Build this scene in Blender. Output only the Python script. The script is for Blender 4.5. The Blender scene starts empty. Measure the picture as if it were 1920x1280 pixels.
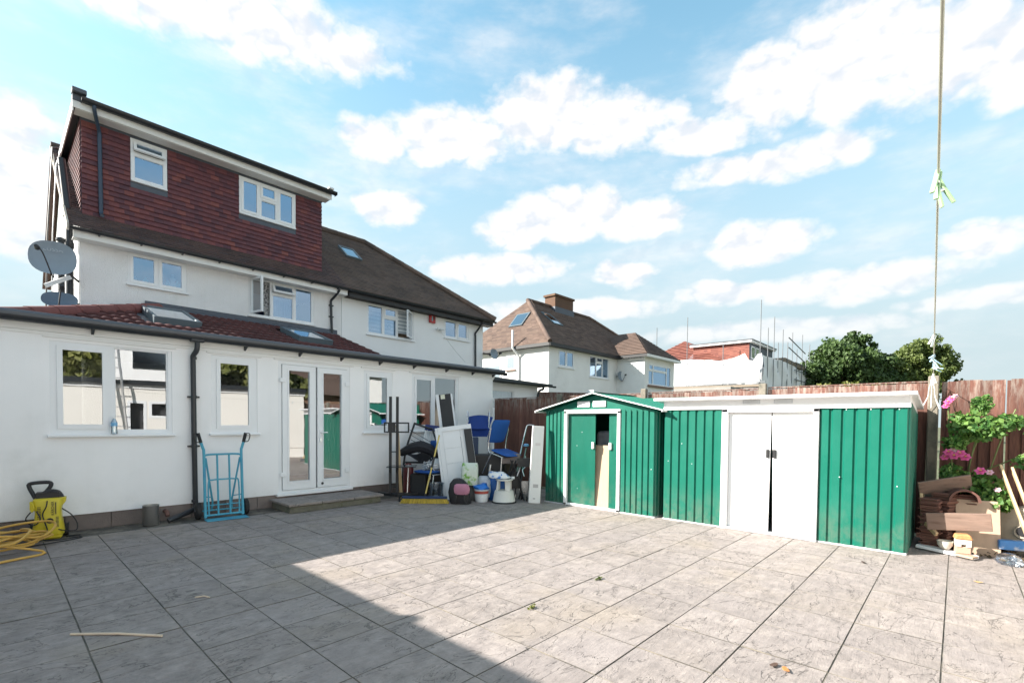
import bpy, bmesh, math, random
from mathutils import Vector, Matrix
R=math.radians
random.seed(7)
scene=bpy.context.scene
col=scene.collection
# ------------------------------------------------------------------ camera
CAM_YAW,CAM_PITCH,CAM_ROLL=R(42.769),R(-1.482),R(.5388)
cam_d=bpy.data.cameras.new('camera'); cam=bpy.data.objects.new('camera',cam_d); col.objects.link(cam)
_f=Vector((math.cos(CAM_YAW)*math.cos(CAM_PITCH),math.sin(CAM_YAW)*math.cos(CAM_PITCH),math.sin(CAM_PITCH)))
_r=Vector((math.sin(CAM_YAW),-math.cos(CAM_YAW),0)); _u=_r.cross(_f)
_r2=_r*math.cos(CAM_ROLL)+_u*math.sin(CAM_ROLL); _u2=-_r*math.sin(CAM_ROLL)+_u*math.cos(CAM_ROLL)
cam.matrix_world=Matrix(((_r2.x,_u2.x,-_f.x,0),(_r2.y,_u2.y,-_f.y,0),(_r2.z,_u2.z,-_f.z,1.4),(0,0,0,1)))
cam_d.sensor_fit='HORIZONTAL'; cam_d.sensor_width=36; cam_d.lens=902.6/1920*36
cam_d.shift_y=175.1/1920; cam_d.clip_start=.05; cam_d.clip_end=3000
scene.camera=cam
# ------------------------------------------------------------------ sun, sky, exposure
SUN=Vector((-1,.952,.80)).normalized()          # towards the sun
SUN_EL=math.asin(SUN.z); SUN_AZ=math.atan2(SUN.x,SUN.y)
sd=bpy.data.lights.new('sun','SUN'); sd.energy=2.15; sd.angle=R(.53); sd.color=(1,.94,.86)
so=bpy.data.objects.new('sun',sd); col.objects.link(so); so.rotation_euler=SUN.to_track_quat('Z','Y').to_euler()
so.location=(-20,20,30)
scene.view_settings.view_transform='Standard'; scene.view_settings.look='None'
scene.view_settings.exposure=2.78; scene.view_settings.gamma=1
world=bpy.data.worlds.new('World'); scene.world=world; world.use_nodes=True
SKY_STRENGTH=.09

class G:
    """tiny node-tree helper"""
    def __init__(s,nt): s.nt=nt
    def n(s,t,**k):
        o=s.nt.nodes.new(t)
        for a,b in k.items(): setattr(o,a,b)
        return o
    def l(s,a,b): s.nt.links.new(a,b)
    def put(s,sock,v):
        if hasattr(v,'node'): s.l(v,sock)
        elif v is not None: sock.default_value=v
    def m(s,op,a,b=None,c=None,clamp=False):
        o=s.n('ShaderNodeMath',operation=op,use_clamp=clamp)
        for i,v in enumerate((a,b,c)): s.put(o.inputs[i],v)
        return o.outputs[0]
    def v(s,op,a,b=None,c=None):
        o=s.n('ShaderNodeVectorMath',operation=op)
        for i,x in enumerate((a,b,c)):
            if x is not None: s.put(o.inputs[i],x)
        return o
    def noise(s,vec,scale,detail=4,rough=.55,dist=0):
        o=s.n('ShaderNodeTexNoise'); s.put(o.inputs['Vector'],vec)
        o.inputs['Scale'].default_value=scale; o.inputs['Detail'].default_value=detail
        o.inputs['Roughness'].default_value=rough; o.inputs['Distortion'].default_value=dist
        return o
    def ramp(s,fac,stops):
        o=s.n('ShaderNodeValToRGB'); s.put(o.inputs[0],fac); e=o.color_ramp.elements
        while len(e)<len(stops): e.new(.5)
        for el,(p,c) in zip(e,stops):
            el.position=p; el.color=(c,c,c,1) if not hasattr(c,'__len__') else (c[0],c[1],c[2],1)
        return o.outputs[0]
    def mix(s,fac,a,b,mode='MIX'):
        o=s.n('ShaderNodeMix',data_type='RGBA',blend_type=mode); s.put(o.inputs[0],fac)
        for i,v in ((6,a),(7,b)):
            if hasattr(v,'node'): s.l(v,o.inputs[i])
            else: o.inputs[i].default_value=(v[0],v[1],v[2],1)
        return o.outputs[2]
    def sstep(s,x,a,b):
        o=s.n('ShaderNodeMapRange',interpolation_type='SMOOTHSTEP'); s.put(o.inputs[0],x)
        o.inputs[1].default_value=a; o.inputs[2].default_value=b
        return o.outputs[0]

def build_sky():
    nt=world.node_tree; nt.nodes.clear(); g=G(nt)
    sky=g.n('ShaderNodeTexSky',sky_type='NISHITA',sun_disc=False,sun_elevation=SUN_EL,sun_rotation=SUN_AZ)
    sky.air_density=1.0; sky.dust_density=.6; sky.ozone_density=1.6; sky.altitude=20
    tc=g.n('ShaderNodeTexCoord').outputs['Generated']
    sp=g.n('ShaderNodeSeparateXYZ'); g.l(tc,sp.inputs[0])
    az=g.m('ARCTAN2',sp.outputs[1],sp.outputs[0]); el=g.m('ARCSINE',sp.outputs[2])
    # cloud cover: heaps of cumulus given by bearing, height, half width, half height
    heaps=[(1.36,.62,.36,.055),(1.12,.615,.12,.03),(1.56,.335,.09,.085),(1.50,.26,.07,.05),(1.028,.503,.075,.036),(.872,.525,.14,.046),(.676,.556,.14,.058),(.55,.538,.13,.05),
     (.416,.504,.06,.030),(.151,.555,.15,.075),(.262,.548,.10,.062),(.035,.520,.09,.07),(-.05,.487,.07,.055),(.259,.443,.17,.024),(.368,.500,.073,.030),(.194,.440,.09,.03),
     (1.002,.402,.075,.032),(.63,.402,.12,.05),(.50,.385,.1,.035),(.742,.376,.07,.037),(.282,.323,.105,.035),(.136,.236,.15,.028),(-.02,.268,.05,.026),(.78,.305,.15,.032),(.523,.290,.06,.027),
     (.33,.245,.1,.022),(.62,.225,.2,.022),(.25,.17,.22,.02),(-.03,.19,.1,.02),(.9,.2,.16,.02)]
    rs=random.Random(11)
    for i in range(20):                                   # wider unseen heaps all round, added to whiten and lift the ambient light
        a=rs.uniform(1.75,5.95); 
        if a>math.pi: a-=2*math.pi
        heaps.append((a,rs.choice((.2,.3,.42,.55,.75))+rs.uniform(-.04,.04),rs.uniform(.2,.42),rs.uniform(.06,.12)))
    for i in range(9):  # overhead heaps out of view, added for brighter, whiter ambient light
        heaps.append((-2.8+.68*i+rs.uniform(-.2,.2),rs.choice((.85,1.0,1.15)),rs.uniform(.35,.6),rs.uniform(.08,.13)))
    cv=g.n('ShaderNodeCombineXYZ'); g.l(az,cv.inputs[0]); g.l(el,cv.inputs[1]); p=cv.outputs[0]
    pn=g.v('MULTIPLY',p,(1,1.55,1)).outputs[0]
    wob=g.noise(pn,9,3,.5); wv=g.v('MULTIPLY_ADD',wob.outputs['Color'],(.05,.03,0),(-.025,-.015,0)).outputs[0]
    q=g.v('ADD',p,wv).outputs[0]
    acc=None
    for a,e,w,h in heaps:
        d=g.v('MULTIPLY_ADD',q,(1/w,1/h,0),(-a/w,-e/h,0)).outputs[0]
        r2=g.v('DOT_PRODUCT',d,d).outputs['Value']
        acc=r2 if acc is None else g.m('SMOOTH_MIN',acc,r2,.25)
    acc=g.m('SUBTRACT',1,acc)
    def billow(v):
        n=g.noise(v,10,4,.5).outputs[0]; return g.m('ABSOLUTE',g.m('MULTIPLY_ADD',n,2,-1))
    n1=billow(pn); n2=g.noise(pn,34,4,.6).outputs[0]
    nn=g.m('MULTIPLY_ADD',n2,.75,g.m('MULTIPLY',n1,1.25))
    dens=g.m('ADD',g.m('MULTIPLY',g.m('MAXIMUM',acc,-1.6),.8),g.m('SUBTRACT',nn,.37))
    mask=g.sstep(dens,-.22,.72)
    thin=g.m('MULTIPLY',g.sstep(g.noise(g.v('MULTIPLY',p,(1,3,1)).outputs[0],3.2,6,.6).outputs[0],.41,.80),.70)
    mask=g.m('MAXIMUM',mask,thin)
    low=g.sstep(el,.13,.33); mask=g.m('MULTIPLY',mask,g.m('MULTIPLY_ADD',low,.35,.6))   # distant heaps are paler against the air
    nl=g.m('MULTIPLY',billow(g.v('ADD',pn,(.010,.030,0)).outputs[0]),1.5)
    lit=g.sstep(g.m('ADD',g.m('SUBTRACT',g.m('MULTIPLY',n1,1.5),nl),g.m('MULTIPLY',n2,.3)),-.30,.26)
    cc=g.mix(lit,(1.40,1.47,1.58),(1.86,1.79,1.76))
    base=g.v('MULTIPLY',sky.outputs[0],(.54,.68,.55)).outputs[0]
    hz=g.m('SUBTRACT',1,g.sstep(el,.08,.75)); base=g.mix(g.m('MULTIPLY_ADD',hz,.95,.02,clamp=True),base,(1.02,1.20,1.29))
    out=g.mix(mask,base,cc)
    bg=g.n('ShaderNodeBackground'); g.l(out,bg.inputs[0]); bg.inputs[1].default_value=SKY_STRENGTH
    wo=g.n('ShaderNodeOutputWorld'); g.l(bg.outputs[0],wo.inputs[0])
build_sky()
world.cycles.sampling_method='MANUAL'; world.cycles.sample_map_resolution=256
scene.cycles.max_bounces=7; scene.cycles.diffuse_bounces=3; scene.cycles.glossy_bounces=4; scene.cycles.transparent_max_bounces=8; scene.cycles.use_denoising=True

# ------------------------------------------------------------------ mesh helpers
W={}
def setprops(o,label=None,cat=None,group=None,kind=None):
    if label: o['label']=label
    if cat: o['category']=cat
    if group: o['group']=group
    if kind: o['kind']=kind
    return o
def thing(name,label,cat,loc=(0,0,0),rotz=0,group=None,rot=None):
    o=bpy.data.objects.new(name,None); col.objects.link(o); o.empty_display_size=.2
    o.location=loc; o.rotation_euler=rot if rot else (0,0,rotz)
    W[o]=Matrix.Translation(loc)@o.rotation_euler.to_matrix().to_4x4()
    return setprops(o,label,cat,group)
def Wm(o): return W[o] if o is not None else Matrix.Identity(4)
class MB:
    def __init__(s): s.v=[]; s.f=[]; s.r=[]
    def add(s,vs,fs,r=None):
        n=len(s.v); s.v+=[tuple(v) for v in vs]
        r=random.random() if r is None else r
        for f in fs: s.f.append([i+n for i in f]); s.r.append(r)
        return s
    def quad(s,a,b,c,d,r=None): return s.add([a,b,c,d],[(0,1,2,3)],r)
    def poly(s,pts,r=None): return s.add(pts,[tuple(range(len(pts)))],r)
    def box(s,x0,x1,y0,y1,z0,z1,r=None):
        if x0>x1: x0,x1=x1,x0
        if y0>y1: y0,y1=y1,y0
        if z0>z1: z0,z1=z1,z0
        return s.add([(x0,y0,z0),(x1,y0,z0),(x1,y1,z0),(x0,y1,z0),(x0,y0,z1),(x1,y0,z1),(x1,y1,z1),(x0,y1,z1)],
          [(0,3,2,1),(4,5,6,7),(0,1,5,4),(1,2,6,5),(2,3,7,6),(3,0,4,7)],r)
    def tbox(s,M,sx,sy,sz,r=None):
        """box of full sizes sx,sy,sz centred on matrix M"""
        a=MB().box(-sx/2,sx/2,-sy/2,sy/2,-sz/2,sz/2,r); return s.add([M@Vector(v) for v in a.v],a.f,r)
    def beam(s,p0,p1,w,h,up=(0,0,1),r=None):
        p0=Vector(p0);p1=Vector(p1);d=(p1-p0); L=d.length; d.normalize()
        sx=d.cross(Vector(up)); 
        if sx.length<1e-4: sx=d.cross(Vector((0,1,0)))
        sx.normalize(); uz=sx.cross(d)
        M=Matrix(((d.x,sx.x,uz.x,0),(d.y,sx.y,uz.y,0),(d.z,sx.z,uz.z,0),(0,0,0,1)))
        M.translation=(p0+p1)/2
        return s.tbox(M,L,w,h,r)
    def tube(s,pts,rad,n=8,caps=True,r=None,closed=False):
        pts=[Vector(p) for p in pts]; k=len(pts); rads=rad if hasattr(rad,'__len__') else [rad]*k
        rings=[]; prev=None
        for i,p in enumerate(pts):
            if closed: t=pts[(i+1)%k]-pts[i-1]
            else: t=pts[min(i+1,k-1)]-pts[max(i-1,0)]
            t.normalize()
            if prev is None:
                a=t.cross(Vector((0,0,1)));
                if a.length<.05: a=t.cross(Vector((0,1,0)))
            else: a=prev-t*prev.dot(t)
            a.normalize(); prev=a; b=t.cross(a)
            rings.append([p+(a*math.cos(2*math.pi*j/n)+b*math.sin(2*math.pi*j/n))*rads[i] for j in range(n)])
        vs=[v for q in rings for v in q]; fs=[]
        for i in range(k if closed else k-1):
            i2=(i+1)%k
            for j in range(n): fs.append((i*n+j,i*n+(j+1)%n,i2*n+(j+1)%n,i2*n+j))
        if caps and not closed: fs+= [tuple(reversed(range(n))),tuple(range((k-1)*n,k*n))]
        return s.add(vs,fs,r)
    def cyl(s,p0,p1,r0,r1=None,n=16,r=None): return s.tube([p0,p1],[r0,r0 if r1 is None else r1],n,r=r)
    def lathe(s,prof,c=(0,0,0),n=20,r=None,sx=1,sy=1):
        vs=[];fs=[]
        for (rr,z) in prof:
            for j in range(n): vs.append((c[0]+sx*rr*math.cos(2*math.pi*j/n),c[1]+sy*rr*math.sin(2*math.pi*j/n),c[2]+z))
        for i in range(len(prof)-1):
            for j in range(n): fs.append((i*n+j,i*n+(j+1)%n,(i+1)*n+(j+1)%n,(i+1)*n+j))
        if prof[0][0]>1e-4: fs.append(tuple(reversed(range(n))))
        if prof[-1][0]>1e-4: fs.append(tuple(range((len(prof)-1)*n,len(prof)*n)))
        return s.add(vs,fs,r)
    def prism(s,pts,vec,r=None):
        pts=[Vector(p) for p in pts]; vec=Vector(vec); n=len(pts)
        return s.add(pts+[p+vec for p in pts],[tuple(range(n)),tuple(reversed(range(n,2*n)))]+[(i,i+n,(i+1)%n+n,(i+1)%n) for i in range(n)],r)
    def plate(s,x0,x1,z0,z1,holes,yf,yb,r=None):
        """upright plate facing -Y with rectangular holes and their reveals"""
        xs=sorted({x0,x1}|{h[i] for h in holes for i in (0,1)}); zs=sorted({z0,z1}|{h[i] for h in holes for i in (2,3)})
        xs=[x for x in xs if x0<=x<=x1]; zs=[z for z in zs if z0<=z<=z1]
        def solid(i,j):
            if i<0 or j<0 or i>=len(xs)-1 or j>=len(zs)-1: return False
            cx=(xs[i]+xs[i+1])/2; cz=(zs[j]+zs[j+1])/2
            return not any(h[0]<cx<h[1] and h[2]<cz<h[3] for h in holes)
        for i in range(len(xs)-1):
            for j in range(len(zs)-1):
                if not solid(i,j): continue
                a,b,c,d=xs[i],xs[i+1],zs[j],zs[j+1]
                s.quad((a,yf,c),(b,yf,c),(b,yf,d),(a,yf,d),r); s.quad((a,yb,c),(a,yb,d),(b,yb,d),(b,yb,c),r)
                if not solid(i-1,j): s.quad((a,yf,c),(a,yf,d),(a,yb,d),(a,yb,c),r)
                if not solid(i+1,j): s.quad((b,yf,c),(b,yb,c),(b,yb,d),(b,yf,d),r)
                if not solid(i,j-1): s.quad((a,yf,c),(a,yb,c),(b,yb,c),(b,yf,c),r)
                if not solid(i,j+1): s.quad((a,yf,d),(b,yf,d),(b,yb,d),(a,yb,d),r)
        return s
    def xf(s,M): s.v=[tuple(M@Vector(v)) for v in s.v]; return s
    def mesh(s,name,mat,smooth=False,rnd=False):
        me=bpy.data.meshes.new(name); me.from_pydata(s.v,[],s.f)
        if rnd:
            at=me.attributes.new('rnd','FLOAT','FACE'); at.data.foreach_set('value',s.r)
        if mat: me.materials.append(mat)
        if smooth: me.polygons.foreach_set('use_smooth',[True]*len(me.polygons))
        me.update(); return me
    def build(s,name,mat,parent=None,world=False,smooth=False,bevel=0,rnd=False,kind=None,fix=True,label=None,seg=1):
        if world and parent is not None:
            s.xf(Wm(parent).inverted())
        me=s.mesh(name,mat,False,rnd)
        if fix:
            bm=bmesh.new(); bm.from_mesh(me); bmesh.ops.recalc_face_normals(bm,faces=bm.faces); bm.to_mesh(me); bm.free()
        if smooth:
            me.polygons.foreach_set('use_smooth',[True]*len(me.polygons))
            try: me.set_sharp_from_angle(angle=R(38))
            except Exception: pass
        o=bpy.data.objects.new(name,me); col.objects.link(o)
        if parent is not None: o.parent=parent
        W[o]=Wm(parent).copy()
        if bevel:
            b=o.modifiers.new('bevel','BEVEL'); b.width=bevel; b.segments=seg; b.limit_method='ANGLE'; b.angle_limit=R(40)
        if kind: o['kind']=kind
        if label: o['label']=label
        return o
def piece(name,me,parent,M,world=True):
    """one more piece sharing mesh data, placed by a world matrix"""
    o=bpy.data.objects.new(name,me); col.objects.link(o); o.parent=parent
    o.matrix_local=(Wm(parent).inverted()@M) if world else M
    return o
def T(*p): return Matrix.Translation(p)
def RZ(a): return Matrix.Rotation(a,4,'Z')
def RX(a): return Matrix.Rotation(a,4,'X')
def RY(a): return Matrix.Rotation(a,4,'Y')
def text_mesh(s,size,mat,name,parent,M,ext=.001):
    cu=bpy.data.curves.new('lettering','FONT'); cu.body=s; cu.size=size; cu.extrude=ext; cu.align_x='CENTER'; cu.align_y='CENTER'
    to=bpy.data.objects.new('lettering',cu); col.objects.link(to)
    dg=bpy.context.evaluated_depsgraph_get(); me=bpy.data.meshes.new_from_object(to.evaluated_get(dg))
    bpy.data.objects.remove(to); bpy.data.curves.remove(cu)
    me.materials.clear(); me.materials.append(mat)
    o=bpy.data.objects.new(name,me); col.objects.link(o); o.parent=parent; o.matrix_local=M; return o
def smoothpath(pts,n=6):
    """Catmull-Rom through points"""
    P=[Vector(p) for p in pts]; out=[]
    for i in range(len(P)-1):
        a=P[max(i-1,0)];b=P[i];c=P[i+1];d=P[min(i+2,len(P)-1)]
        for k in range(n):
            t=k/n
            out.append(.5*((2*b)+(c-a)*t+(2*a-5*b+4*c-d)*t*t+(3*b-a-3*c+d)*t**3))
    out.append(P[-1]); return out

# ------------------------------------------------------------------ materials
def principled(g):
    b=g.n('ShaderNodeBsdfPrincipled'); o=g.n('ShaderNodeOutputMaterial'); g.l(b.outputs[0],o.inputs[0]); return b
_mats={}
def mat(name,c,rough=.6,var=.12,vs=4,bump=0,bs=60,metal=0,spec=.5,rnd=0,stretch=(1,1,1),c2=None,c2lo=.5,c2hi=.7,c2s=2,bd=.01,spots=0,streak=0,splash=0):
    if name in _mats: return _mats[name]
    m=bpy.data.materials.new(name); m.use_nodes=True; m.node_tree.nodes.clear(); g=G(m.node_tree); b=principled(g)
    tc=g.n('ShaderNodeTexCoord').outputs['Object']
    vec=g.v('MULTIPLY',tc,stretch).outputs[0]
    n=g.noise(vec,vs,6,.6).outputs[0]
    k=g.m('MULTIPLY_ADD',n,2*var*1.6,1-var*1.6)
    colr=g.v('SCALE',(c[0],c[1],c[2])); g.put(colr.inputs['Scale'],k); cur=colr.outputs[0]
    if c2:
        f=g.sstep(g.noise(vec,c2s,7,.65).outputs[0],c2lo,c2hi); cur=g.mix(f,cur,c2)
    if rnd:
        oi=g.n('ShaderNodeObjectInfo').outputs['Random']; at=g.n('ShaderNodeAttribute',attribute_name='rnd').outputs['Fac']
        rr=g.m('FRACT',g.m('MULTIPLY',g.m('ADD',oi,at),7.31))
        sc=g.v('SCALE',cur); g.put(sc.inputs['Scale'],g.m('MULTIPLY_ADD',rr,2*rnd,1-rnd)); cur=sc.outputs[0]
    if streak:
        f=g.sstep(g.noise(g.v('MULTIPLY',tc,(7,7,.35)).outputs[0],1.3,6,.7).outputs[0],.48,.78); cur=g.mix(g.m('MULTIPLY',f,streak),cur,(c[0]*.62,c[1]*.60,c[2]*.56))
    if splash:
        sz=g.n('ShaderNodeSeparateXYZ'); g.l(g.n('ShaderNodeNewGeometry').outputs['Position'],sz.inputs[0])
        f=g.m('MULTIPLY',g.m('SUBTRACT',1,g.sstep(sz.outputs[2],.02,.62)),g.sstep(g.noise(tc,5,7,.75).outputs[0],.36,.66)); cur=g.mix(g.m('MULTIPLY',f,splash),cur,(.20,.17,.135))
    if spots:
        f=g.sstep(g.noise(vec,40,2,.5).outputs[0],.66,.72); cur=g.mix(g.m('MULTIPLY',f,spots),cur,(c[0]*.3,c[1]*.3,c[2]*.3))
    g.l(cur,b.inputs['Base Color'])
    rn=g.m('MULTIPLY_ADD',n,.25,rough-.125,clamp=True); g.l(rn,b.inputs['Roughness'])
    b.inputs['Metallic'].default_value=metal; b.inputs['Specular IOR Level'].default_value=spec
    if bump:
        bn=g.noise(vec,bs,4,.6).outputs[0]; bb=g.n('ShaderNodeBump'); bb.inputs['Strength'].default_value=bump; bb.inputs['Distance'].default_value=bd
        g.l(bn,bb.inputs['Height']); g.l(bb.outputs[0],b.inputs['Normal'])
    _mats[name]=m; return m
def ramp_mat(name,stops,rough=.8,bump=.3,bs=40,nvar=.25,ns=12,bd=.006):
    """each piece takes its own tone out of a ramp"""
    if name in _mats: return _mats[name]
    m=bpy.data.materials.new(name); m.use_nodes=True; m.node_tree.nodes.clear(); g=G(m.node_tree); b=principled(g)
    oi=g.n('ShaderNodeObjectInfo').outputs['Random']; at=g.n('ShaderNodeAttribute',attribute_name='rnd').outputs['Fac']
    rr=g.m('FRACT',g.m('MULTIPLY',g.m('ADD',oi,at),9.37))
    c=g.ramp(rr,stops); tc=g.n('ShaderNodeTexCoord').outputs['Object']
    n=g.noise(tc,ns,6,.65).outputs[0]; sc=g.v('SCALE',c); g.put(sc.inputs['Scale'],g.m('MULTIPLY_ADD',n,2*nvar*1.6,1-nvar*1.6))
    g.l(sc.outputs[0],b.inputs['Base Color']); b.inputs['Roughness'].default_value=rough
    bn=g.noise(tc,bs,4,.6).outputs[0]; bb=g.n('ShaderNodeBump'); bb.inputs['Strength'].default_value=bump; bb.inputs['Distance'].default_value=bd
    g.l(bn,bb.inputs['Height']); g.l(bb.outputs[0],b.inputs['Normal'])
    _mats[name]=m; return m
def glass_mat(name,tint=(.75,.8,.8),refl=.16,gain=1.6,rough=.0,gc=(.93,.96,1)):
    if name in _mats: return _mats[name]
    m=bpy.data.materials.new(name); m.use_nodes=True; m.node_tree.nodes.clear(); g=G(m.node_tree)
    tr=g.n('ShaderNodeBsdfTransparent'); tr.inputs[0].default_value=(*tint,1)
    gl=g.n('ShaderNodeBsdfAnisotropic') if False else g.n('ShaderNodeBsdfGlossy'); gl.inputs['Roughness'].default_value=rough; gl.inputs[0].default_value=(*gc,1)
    tc=g.n('ShaderNodeTexCoord').outputs['Object']; bb=g.n('ShaderNodeBump'); bb.inputs['Strength'].default_value=.02; bb.inputs['Distance'].default_value=.02
    g.l(g.noise(tc,1.7,2).outputs[0],bb.inputs['Height']); g.l(bb.outputs[0],gl.inputs['Normal'])
    fr=g.n('ShaderNodeFresnel'); fr.inputs[0].default_value=1.5
    fac=g.m('MULTIPLY_ADD',fr.outputs[0],gain,refl,clamp=True)
    mx=g.n('ShaderNodeMixShader'); g.l(fac,mx.inputs[0]); g.l(tr.outputs[0],mx.inputs[1]); g.l(gl.outputs[0],mx.inputs[2])
    o=g.n('ShaderNodeOutputMaterial'); g.l(mx.outputs[0],o.inputs[0]); _mats[name]=m; return m

m_upvc=mat('white upvc',(.80,.81,.82),.35,.03)
m_render=mat('smooth white render',(.89,.88,.875),.85,.05,1.2,.15,90,c2=(.76,.755,.74),c2lo=.52,c2hi=.8,c2s=.9,streak=.06,splash=.12)
m_dash=mat('white painted pebbledash',(.89,.885,.885),.9,.05,2,.9,55,bd=.03,c2=(.74,.74,.72),c2lo=.55,c2hi=.8,c2s=1.1,streak=.12)
m_fascia=mat('white fascia paint',(.78,.775,.76),.5,.06,3)
m_black=mat('black plastic gutter',(.022,.025,.03),.38,.15)
m_lead=mat('grey roofing lead',(.075,.09,.115),.55,.2,6,.1,20)
m_cap=mat('dark grey roof trim',(.075,.085,.10),.42,.15,2)
m_block=mat('concrete plinth block',(.20,.165,.15),.95,.2,5,.6,60,rnd=.2)
m_glass=glass_mat('window glass',(.7,.75,.75),.24,1.7); m_glass2=glass_mat('upper window glass',(.5,.58,.65),.40,1.5,gc=(.50,.70,.93))
m_dark=mat('dark room',(.05,.05,.055),.9,.1)
m_black2=mat('matt black steel',(.018,.018,.02),.5,.15)
m_rubber=mat('black rubber',(.015,.015,.016),.75,.2,20)
m_steel=mat('bare steel tube',(.62,.62,.63),.25,.08,metal=1)
# ------------------------------------------------------------------ ground and patio
def paving_mat():
    m=bpy.data.materials.new('riven concrete paving'); m.use_nodes=True; m.node_tree.nodes.clear(); g=G(m.node_tree); b=principled(g)
    pos=g.n('ShaderNodeNewGeometry').outputs['Position']; oi=g.n('ShaderNodeObjectInfo').outputs['Random']; at=g.n('ShaderNodeAttribute',attribute_name='rnd').outputs['Fac']
    rr=g.m('FRACT',g.m('MULTIPLY',g.m('ADD',oi,at),5.77))
    off=g.n('ShaderNodeCombineXYZ'); g.l(g.m('MULTIPLY',rr,37.),off.inputs[0]); g.l(g.m('MULTIPLY',rr,91.),off.inputs[1])
    p=g.v('ADD',pos,off.outputs[0]).outputs[0]
    streak=g.noise(g.v('MULTIPLY',p,(3.6,17,1)).outputs[0],1.5,7,.72,.3).outputs[0]
    mott=g.noise(p,7,9,.78,.2).outputs[0]; fine=g.noise(p,60,4,.7).outputs[0]; cloud=g.noise(pos,.9,5,.6).outputs[0]
    v=g.m('ADD',g.m('MULTIPLY',mott,.72),g.m('MULTIPLY',streak,.28))
    c=g.ramp(v,[(.32,(.105,.098,.094)),(.43,(.170,.159,.151)),(.52,(.212,.198,.187)),(.62,(.262,.245,.229)),(.74,(.33,.31,.29))])
    c=g.mix(g.m('MULTIPLY',g.sstep(cloud,.42,.7),.45),c,(.195,.185,.185))
    c=g.mix(g.m('MULTIPLY',g.sstep(g.noise(pos,.75,4,.6).outputs[0],.50,.68),.38),c,(.245,.218,.172))
    c=g.mix(g.m('MULTIPLY',g.sstep(g.noise(p,2.6,6,.7,.4).outputs[0],.50,.66),.18),c,(.125,.117,.113))
    k=g.m('MULTIPLY_ADD',rr,.14,1.03); sc=g.v('SCALE',c); g.put(sc.inputs['Scale'],k); c=sc.outputs[0]
    area=g.sstep(g.noise(pos,.5,3,.6).outputs[0],.38,.62)
    sp=g.m('MULTIPLY',area,g.m('MULTIPLY',g.sstep(g.noise(g.v('MULTIPLY',p,(8,24,1)).outputs[0],2.8,3,.6).outputs[0],.63,.70),.75))   # worn dark pits
    c=g.mix(sp,c,(.06,.057,.054))
    gl=g.m('MULTIPLY',g.sstep(fine,.63,.74),.38); c=g.mix(gl,c,(.085,.082,.078))
    wm=g.m('MULTIPLY',g.sstep(g.noise(g.v('MULTIPLY',pos,(1,2.3,1)).outputs[0],2.3,6,.75).outputs[0],.68,.80),.5); c=g.mix(wm,c,(.36,.36,.36))
    # riven relief: a few sharp ledges crossing every slab
    led=g.noise(g.v('MULTIPLY',p,(1.0,1.9,1)).outputs[0],1.7,5,.62,.7).outputs[0]
    stp=g.m('ADD',g.sstep(led,.478,.486),g.sstep(led,.585,.592))
    edge=g.m('MULTIPLY',g.sstep(led,.473,.481),g.m('SUBTRACT',1,g.sstep(led,.483,.491))); c=g.mix(g.m('MULTIPLY',edge,.55),c,(.05,.048,.046))  # shade of the ledges put into the colour as thin dark lines
    c=g.mix(1,c,(1.22,1.14,1.115),'MULTIPLY'); g.l(c,b.inputs['Base Color']); b.inputs['Roughness'].default_value=.86; b.inputs['Specular IOR Level'].default_value=.3
    h=g.m('ADD',g.m('MULTIPLY',streak,.9),g.m('ADD',g.m('MULTIPLY',fine,.25),g.m('MULTIPLY',stp,.35)))
    bb=g.n('ShaderNodeBump'); bb.inputs['Strength'].default_value=.8; bb.inputs['Distance'].default_value=.011; g.l(h,bb.inputs['Height']); g.l(bb.outputs[0],b.inputs['Normal'])
    return m
m_pave=paving_mat()
m_joint=mat('sandy joint mortar',(.085,.078,.068),.95,.3,6,.4,80,c2=(.20,.175,.14),c2s=3,c2lo=.45,c2hi=.62)
m_ground=mat('rough garden ground',(.09,.10,.05),.95,.35,.4,.5,3,c2=(.16,.13,.09),c2s=.2)
gm=MB(); gm.poly([(-700,-700,-.06),(900,-700,-.06),(900,900,-.06),(-700,900,-.06)])
g_=gm.build('ground',m_ground,fix=False); setprops(g_,kind='structure')
pm=MB(); pm.box(-1.7,8.02,-3.6,8.06,-.05,-.005)
patio=pm.build('patio',m_joint); setprops(patio,kind='structure')
PX,PY,PP=.38,.035,.4716
def slab_geo(w,z=0.0):
    a=w/2-.0025; c=.0022
    mb=MB(); vs=[(-a,-a,-.03),(a,-a,-.03),(a,a,-.03),(-a,a,-.03),(-a,-a,-c),(a,-a,-c),(a,a,-c),(-a,a,-c),(-a+c,-a+c,0),(a-c,-a+c,0),(a-c,a-c,0),(-a+c,a-c,0)]
    mb.add(vs,[(0,1,5,4),(1,2,6,5),(2,3,7,6),(3,0,4,7),(4,5,9,8),(5,6,10,9),(6,7,11,10),(7,4,8,11),(8,9,10,11)]); return mb
def dirty_edges(me):                       # soil-stained flanks and arrises, clean wearing face
    me.materials.append(m_joint)
    me.polygons.foreach_set('material_index',[0 if i%9==8 else 1 for i in range(len(me.polygons))])
slab_me=slab_geo(PP).mesh('paving_slab',m_pave); dirty_edges(slab_me)
far=MB(); inv=cam.matrix_world.inverted(); cand=[]
for i in range(-4,17):
    for j in range(-7,17):
        x=PX+(i+.5)*PP; y=PY+(j+.5)*PP
        if x<-1.65 or x>8.0 or y>8.0-PP/2+.2: 
            continue
        if y+PP/2>8.03: continue
        c=inv@Vector((x,y,0)); vis=-1
        if c.z<-.3:
            px=960+902.6*c.x/-c.z; py=815-902.6*c.y/-c.z
            covered=(x>7.0 and .5<y<5.1)
            if -260<px<2180 and py<1500 and not covered: vis=1/(-c.z)
        cand.append((vis,x,y))
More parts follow.
